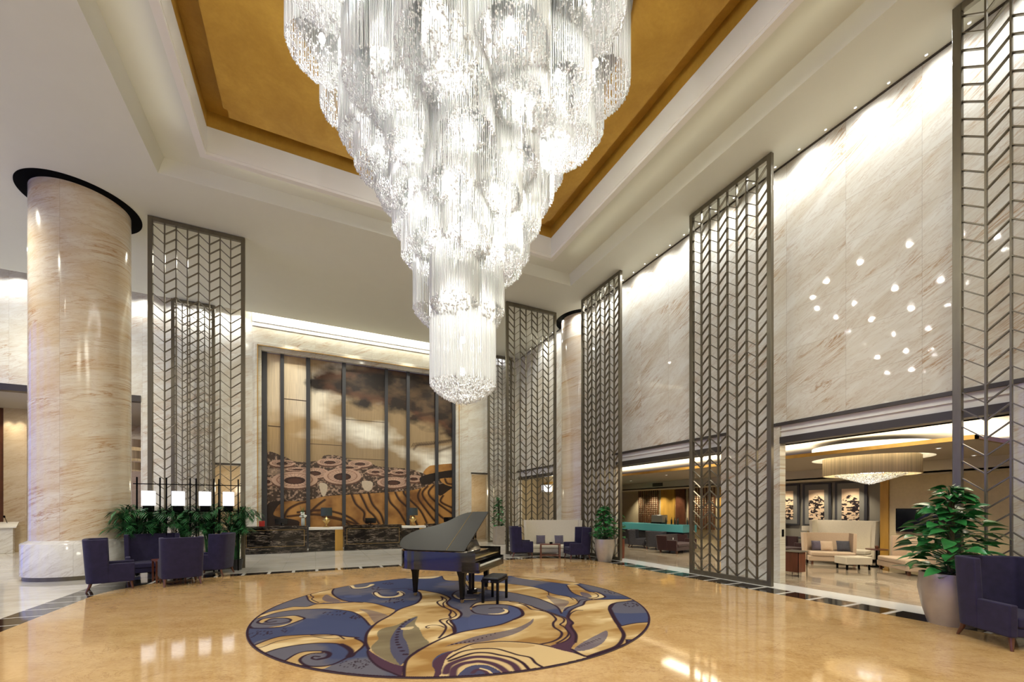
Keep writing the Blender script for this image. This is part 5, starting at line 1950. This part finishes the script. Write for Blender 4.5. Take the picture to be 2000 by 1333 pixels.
o = make_sofa('high_back_banquette', .95, 1.42, 'cream_fabric', .40, .42)
o.location = (17.05, 8.35, 0); o.rotation_euler = (0, 0, facing(-1, -.1))
tag(o, 'pale high-backed banquette in the lounge under the ink pictures, behind the beige sofa', 'sofa')
o = make_sofa('high_back_banquette', .75, 1.42, 'cream_fabric', .40, .42)
o.location = (17.0, 11.3, 0); o.rotation_euler = (0, 0, facing(-1, -.1))
tag(o, 'pale high-backed banquette partly hidden by the stone pier in the lounge', 'sofa')
o = make_sofa('red_sofa', .75, .78, 'red_fabric', .42, .40, True)
o.location = (15.9, 9.75, 0); o.rotation_euler = (0, 0, facing(-.2, -1))
tag(o, 'dark red low sofa in the lounge right of the stone pier', 'sofa')
o = make_sofa('red_sofa', .85, .72, 'red_fabric', .45, .40, True)
o.location = (13.9, 12.9, 0); o.rotation_euler = (0, 0, facing(.25, -1))
tag(o, 'dark red low sofa in front of the turquoise bar, with a small white tag', 'sofa')
b = MB(); b.box(-.02, -.002, 0, .02, .002, .09)
tag(b.build('paper_tag', M['petal'], None, loc=(13.35, 12.58, .56)), 'small white tag standing on the dark red sofa by the bar', 'tag')
o = make_armchair(.42, 'tub_chair', 'grey_fabric')
o.location = (14.0, 15.35, 0); o.rotation_euler = (0, 0, facing(.6, -.8)); o.scale = (1, 1, .72)
tag(o, 'slate grey tub chair before the bar, left of the dark red sofa', 'armchair', 'slate tub chairs at the bar')
o2 = copy_tree(o)
o2.location = (14.05, 14.1, 0); o2.rotation_euler = (0, 0, facing(.9, .2))
tag(o2, 'slate grey tub chair directly behind the dark red sofa at the bar', 'armchair', 'slate tub chairs at the bar')
t1 = thing('coffee_table', (14.85, 6.95, 0), -.5, 'low cream coffee table between the beige lounge sofas', 'table')
b = MB(); b.box(-.38, -.25, .16, .38, .25, .38); b.build('tabletop', M['cream_fabric'], t1, bevel=.015)
for sx in (-1, 1):
    for sy in (-1, 1):
        b = MB(); b.box(sx * .32 - .02, sy * .2 - .02, 0, sx * .32 + .02, sy * .2 + .02, .16); b.build('leg', M['black'], t1)
t1 = thing('round_table', (16.0, 6.85, 0), 0, 'small dark round pedestal table between the two beige lounge sofas', 'table')
b = MB(); b.lathe([(0, .55), (.28, .55), (.28, .58), (0, .58)], 28); b.build('tabletop', M['leg_wood'], t1)
b = MB(); b.lathe([(.18, 0), (.18, .02), (.03, .05), (.03, .55)], 16); b.build('pedestal', M['black'], t1, True)
b = MB(); b.lathe([(.04, 0), (.05, .08), (.03, .1), (0, .1)], 12)
tag(b.build('cup', M['leg_wood'], None, True, loc=(16.0, 6.85, .58)), 'small dark cup on the round pedestal table in the lounge', 'cup')
t1 = thing('drum_table', (11.9, 6.92, 0), 0, 'reddish drum side table with thin metal legs right beside the stone pier', 'table')
b = MB(); b.box(-.17, -.17, .12, .17, .17, .66); b.build('body', M['wood_red'], t1, bevel=.01)
b = MB(); b.box(-.21, -.21, .67, .21, .21, .70); b.build('tabletop', M['steel'], t1)
for sx in (-1, 1):
    for sy in (-1, 1):
        b = MB(); b.box(sx * .19 - .006, sy * .19 - .006, 0, sx * .19 + .006, sy * .19 + .006, .67); b.build('leg', M['black'], t1)
wood_table('side_table', (9.95, 1.62, 0), .0, .5, .5, .62, M['wood_red'], 'reddish wood table behind the foreground armchair at the right edge')

# television
t1 = thing('television', (17.14, 6.1, 1.48), PI / 2, 'black flat television on the beige lounge wall', 'television')
b = MB(); b.box(-.72, -.02, -.37, .72, .04, .37); b.build('bezel', M['black'], t1, bevel=.006)
b = MB(); b.box(-.70, .04, -.35, .70, .043, .35); b.build('display', M['screen'], t1)


def ink_picture(yc, w_, seed, label):
    t1 = thing('ink_picture', (17.78, yc, 0), 0, label, 'picture', 'framed ink pictures in the lounge')
    z0, z1 = 1.18, 2.84
    b_ = MB(); b_.box(-.05, -w_ / 2, z0, 0, w_ / 2, z1); b_.build('frame', M['dark_panel'], t1, bevel=.006)
    b_ = MB(); b_.box(-.056, -w_ / 2 + .09, z0 + .05, -.05, w_ / 2 - .09, z1 - .05); b_.build('mount', M['mat_grey'], t1)
    nx, nz = 90, 170
    hw = w_ * .27
    ys_ = np.linspace(-hw, hw, nx); zs_ = np.linspace(1.40, 2.58, nz)
    U, V = np.meshgrid(ys_, zs_, indexing='ij'); u, v = U.ravel(), V.ravel()
    paper = lin((214, 188, 158)); ink = lin((30, 22, 24))
    n1 = vnoise(u * 5.5, v * 11, 2.0, seed, 3)
    top = 2.35 - .9 * np.abs(u + .05 * math.sin(seed)) + .1 * vnoise(u, v, 6, seed + 9, 2)
    m_ = (n1 > .50) & (v < top)
    c = np.where(m_[:, None], ink, paper)
    I = np.arange(nx * nz).reshape(nx, nz)
    f = np.stack([I[:-1, :-1].ravel(), I[:-1, 1:].ravel(), I[1:, 1:].ravel(), I[1:, :-1].ravel()], 1)
    o_ = big_mesh('ink_drawing', np.stack([np.full_like(u, -.060), u, v], 1), f, M['mural'], t1)
    set_col(o_, c)


ink_picture(8.38, 1.02, 31, 'black and cream ink picture nearest the gold strip in the lounge')
ink_picture(9.52, 1.02, 57, 'middle black and cream ink picture in the lounge')
ink_picture(10.66, 1.02, 83, 'black and cream ink picture nearest the stone pier in the lounge')

# table lamp on console
t1 = thing('console_table', (17.4, 9.9, 0), 0, 'dark console along the grey lounge wall below the middle ink picture', 'table')
b = MB(); b.box(-.25, -.75, .66, .25, .75, .72); b.build('tabletop', M['dark_panel'], t1)
for sy in (-.7, .7):
    b = MB(); b.box(-.23, sy - .03, 0, .23, sy + .03, .66); b.build('leg', M['dark_panel'], t1)
t1 = thing('table_lamp', (17.35, 9.62, .72), 0, 'cream drum table lamp below the middle ink picture', 'lamp')
b = MB(); b.lathe([(.09, 0), (.02, .03), (.02, .28)], 14); b.build('base', M['brass'], t1, True)
b = MB(); b.lathe([(.2, .27), (.2, .45)], 28); b.build('lamp_shade', M['cream_fabric'], t1, True)

# fringed pendant
t1 = thing('fringed_pendant', (cxp, cyp, 0), 0, 'round fringed pendant with a crystal cone hanging in the lounge ceiling recess', 'pendant lamp')
b = MB()
n_ = 420
for k in range(n_):
    a = 2 * PI * k / n_
    for r_ in (1.06,):
        x, y = r_ * math.cos(a), r_ * math.sin(a)
        b.bar((x, y, 2.78 + random.random() * .012), (x, y, 3.28), .011, .004)
o = b.build('thread_curtain', M['fringe'], t1); o['kind'] = 'stuff'
b = MB(); b.lathe([(1.05, 2.79), (1.04, 2.79), (1.04, 3.3)], 64); b.build('inner_shade', M['fringe'], t1, True)
rsn = np.random.RandomState(3)
nb = 2600
tt = np.sqrt(rsn.rand(nb)); ph = rsn.rand(nb) * 2 * PI
P = np.stack([tt * .78 * np.cos(ph), tt * .78 * np.sin(ph), 2.52 + .27 * tt + rsn.rand(nb) * .02], 1)
d = np.array([[1, 0, 0], [0, 1, 0], [-1, 0, 0], [0, -1, 0], [0, 0, 1.3], [0, 0, -1.3]]) * .014
V = (P[:, None, :] + d[None]).reshape(-1, 3)
base = (np.arange(nb) * 6)[:, None]
F = np.concatenate([base + np.array([q]) for q in ([0, 1, 4], [1, 2, 4], [2, 3, 4], [3, 0, 4], [1, 0, 5], [2, 1, 5], [3, 2, 5], [0, 3, 5])])
o = big_mesh('crystal_cone', V, F, M['crystal_bead'], t1); o['kind'] = 'stuff'
b = MB(); b.lathe([(0, 2.85), (.3, 2.85), (.3, 2.88), (0, 2.88)], 20); b.build('lamp_core', M['bulb_core'], t1)
b = MB(); b.lathe([(.02, 2.88), (.02, 3.6)], 8); b.build('stem', M['brass'], t1)

# air vents on the bulkhead
for (yy, lab) in ((10.9, 'dark air grille on the lounge bulkhead above the beige sofa'), (16.3, 'dark air grille on the bulkhead above the bar')):
    t1 = thing('air_grille', (16.19, yy, 3.1), 0, lab, 'air vent')
    b = MB(); b.box(-.01, -.35, -.09, 0, .35, .09); b.build('backing', M['dark_panel'], t1)
    b = MB()
    for k in range(6): b.box(-.02, -.34, -.08 + k * .03, -.008, .34, -.07 + k * .03)
    b.build('slats', M['bronze'], t1)

# bar
t1 = thing('bar_counter', (15.0, 15.6, 0), 0, 'bar counter with a glowing turquoise top and front in the lounge', 'bar counter')
b = MB(); b.box(-.3, -2.3, 0, .4, 2.3, .78); b.build('body', M['grey_fabric'], t1)
b = MB(); b.box(-.42, -2.4, .78, .45, 2.4, 1.12); b.build('lit_top', M['turquoise'], t1, bevel=.01)


def lattice(yc, w_, label):
    t1 = thing('grid_screen', (17.66, yc, 0), 0, label, 'screen', 'gilded grid screens behind the bar')
    b_ = MB(); b_.box(0, -w_ / 2, .8, .05, w_ / 2, 2.9); b_.build('back_panel', M['fringe'], t1)
    b_ = MB()
    for k in range(11):
        y = -w_ / 2 + w_ * k / 10; b_.box(-.05, y - .018, .8, 0, y + .018, 2.9)
    b_.build('uprights', M['brown_panel'], t1)
    b_ = MB()
    for k in range(19):
        z_ = .85 + k * .113; b_.box(-.03, -w_ / 2, z_ - .012, 0, w_ / 2, z_ + .012)
    b_.build('rails', M['brass'], t1)


lattice(18.5, 1.5, 'gilded grid screen behind the left end of the bar')
lattice(14.8, 1.5, 'gilded grid screen seen through the middle lattice screen')
rs = random.Random(2)
first = None
for k in range(9):
    x, y = 15.0 + rs.uniform(-.2, .3), 13.4 + k * .16
    if first is None:
        b = MB(); b.lathe([(0, 0), (.038, 0), (.038, .18), (.014, .24), (.014, .31), (0, .31)], 12)
        first = b.build('bottle', M['glass_bottle'], None, True)
        o = first
    else:
        o = first.copy(); COL.objects.link(o)
    o.location = (x, y, 1.12)
    tag(o, 'dark bottle in the row on the right end of the turquoise bar', 'bottle', 'bottles on the bar')
t1 = thing('coffee_machine', (15.1, 13.95, 1.12), 0, 'steel coffee machine among the bottles on the bar', 'coffee machine')
t1.location = (15.22, 15.2, 1.12)
b = MB(); b.box(-.18, -.35, .05, .18, .35, .42); b.build('body', M['steel'], t1, bevel=.02)
b = MB(); b.box(-.26, -.3, 0, .1, .3, .06); b.build('drip_tray', M['black'], t1)

# drum pendant seen through the far screen
t1 = thing('drum_pendant', (11.2, 19.2, 0), 0, 'white glowing drum pendant in the side lobby seen through the screen behind the cream sofa', 'pendant lamp')
b = MB(); b.lathe([(.28, 2.75), (.28, 3.1), (0, 3.1)], 28); b.lathe([(0, 2.76), (.28, 2.75)], 28); b.build('lamp_shade', M['glass_white'], t1)
b = MB(); b.tube([(0, 0, 3.1), (0, 0, 3.7)], .012, 6); b.build('cord', M['black'], t1)
# fittings on the stone pier
for (yy, zz, w_, h_, nm, lab, ct) in ((6.62, 1.28, .07, .16, 'wall_panel', 'brown slot plate on the near edge of the stone pier', 'switch plate'),):
    b = MB(); b.box(-.01, -w_ / 2, -h_ / 2, 0, w_ / 2, h_ / 2)
    tag(b.build(nm, M['brown_panel'], None, bevel=.003, loc=(10.4, yy, zz)), lab, ct)
b = MB(); b.box(-.04, -.01, -.09, .04, 0, .09)
tag(b.build('switch_plate', M['black'], None, bevel=.003, loc=(10.51, 6.41, 1.24)), 'narrow black switch plate on the side of the stone pier', 'switch plate')
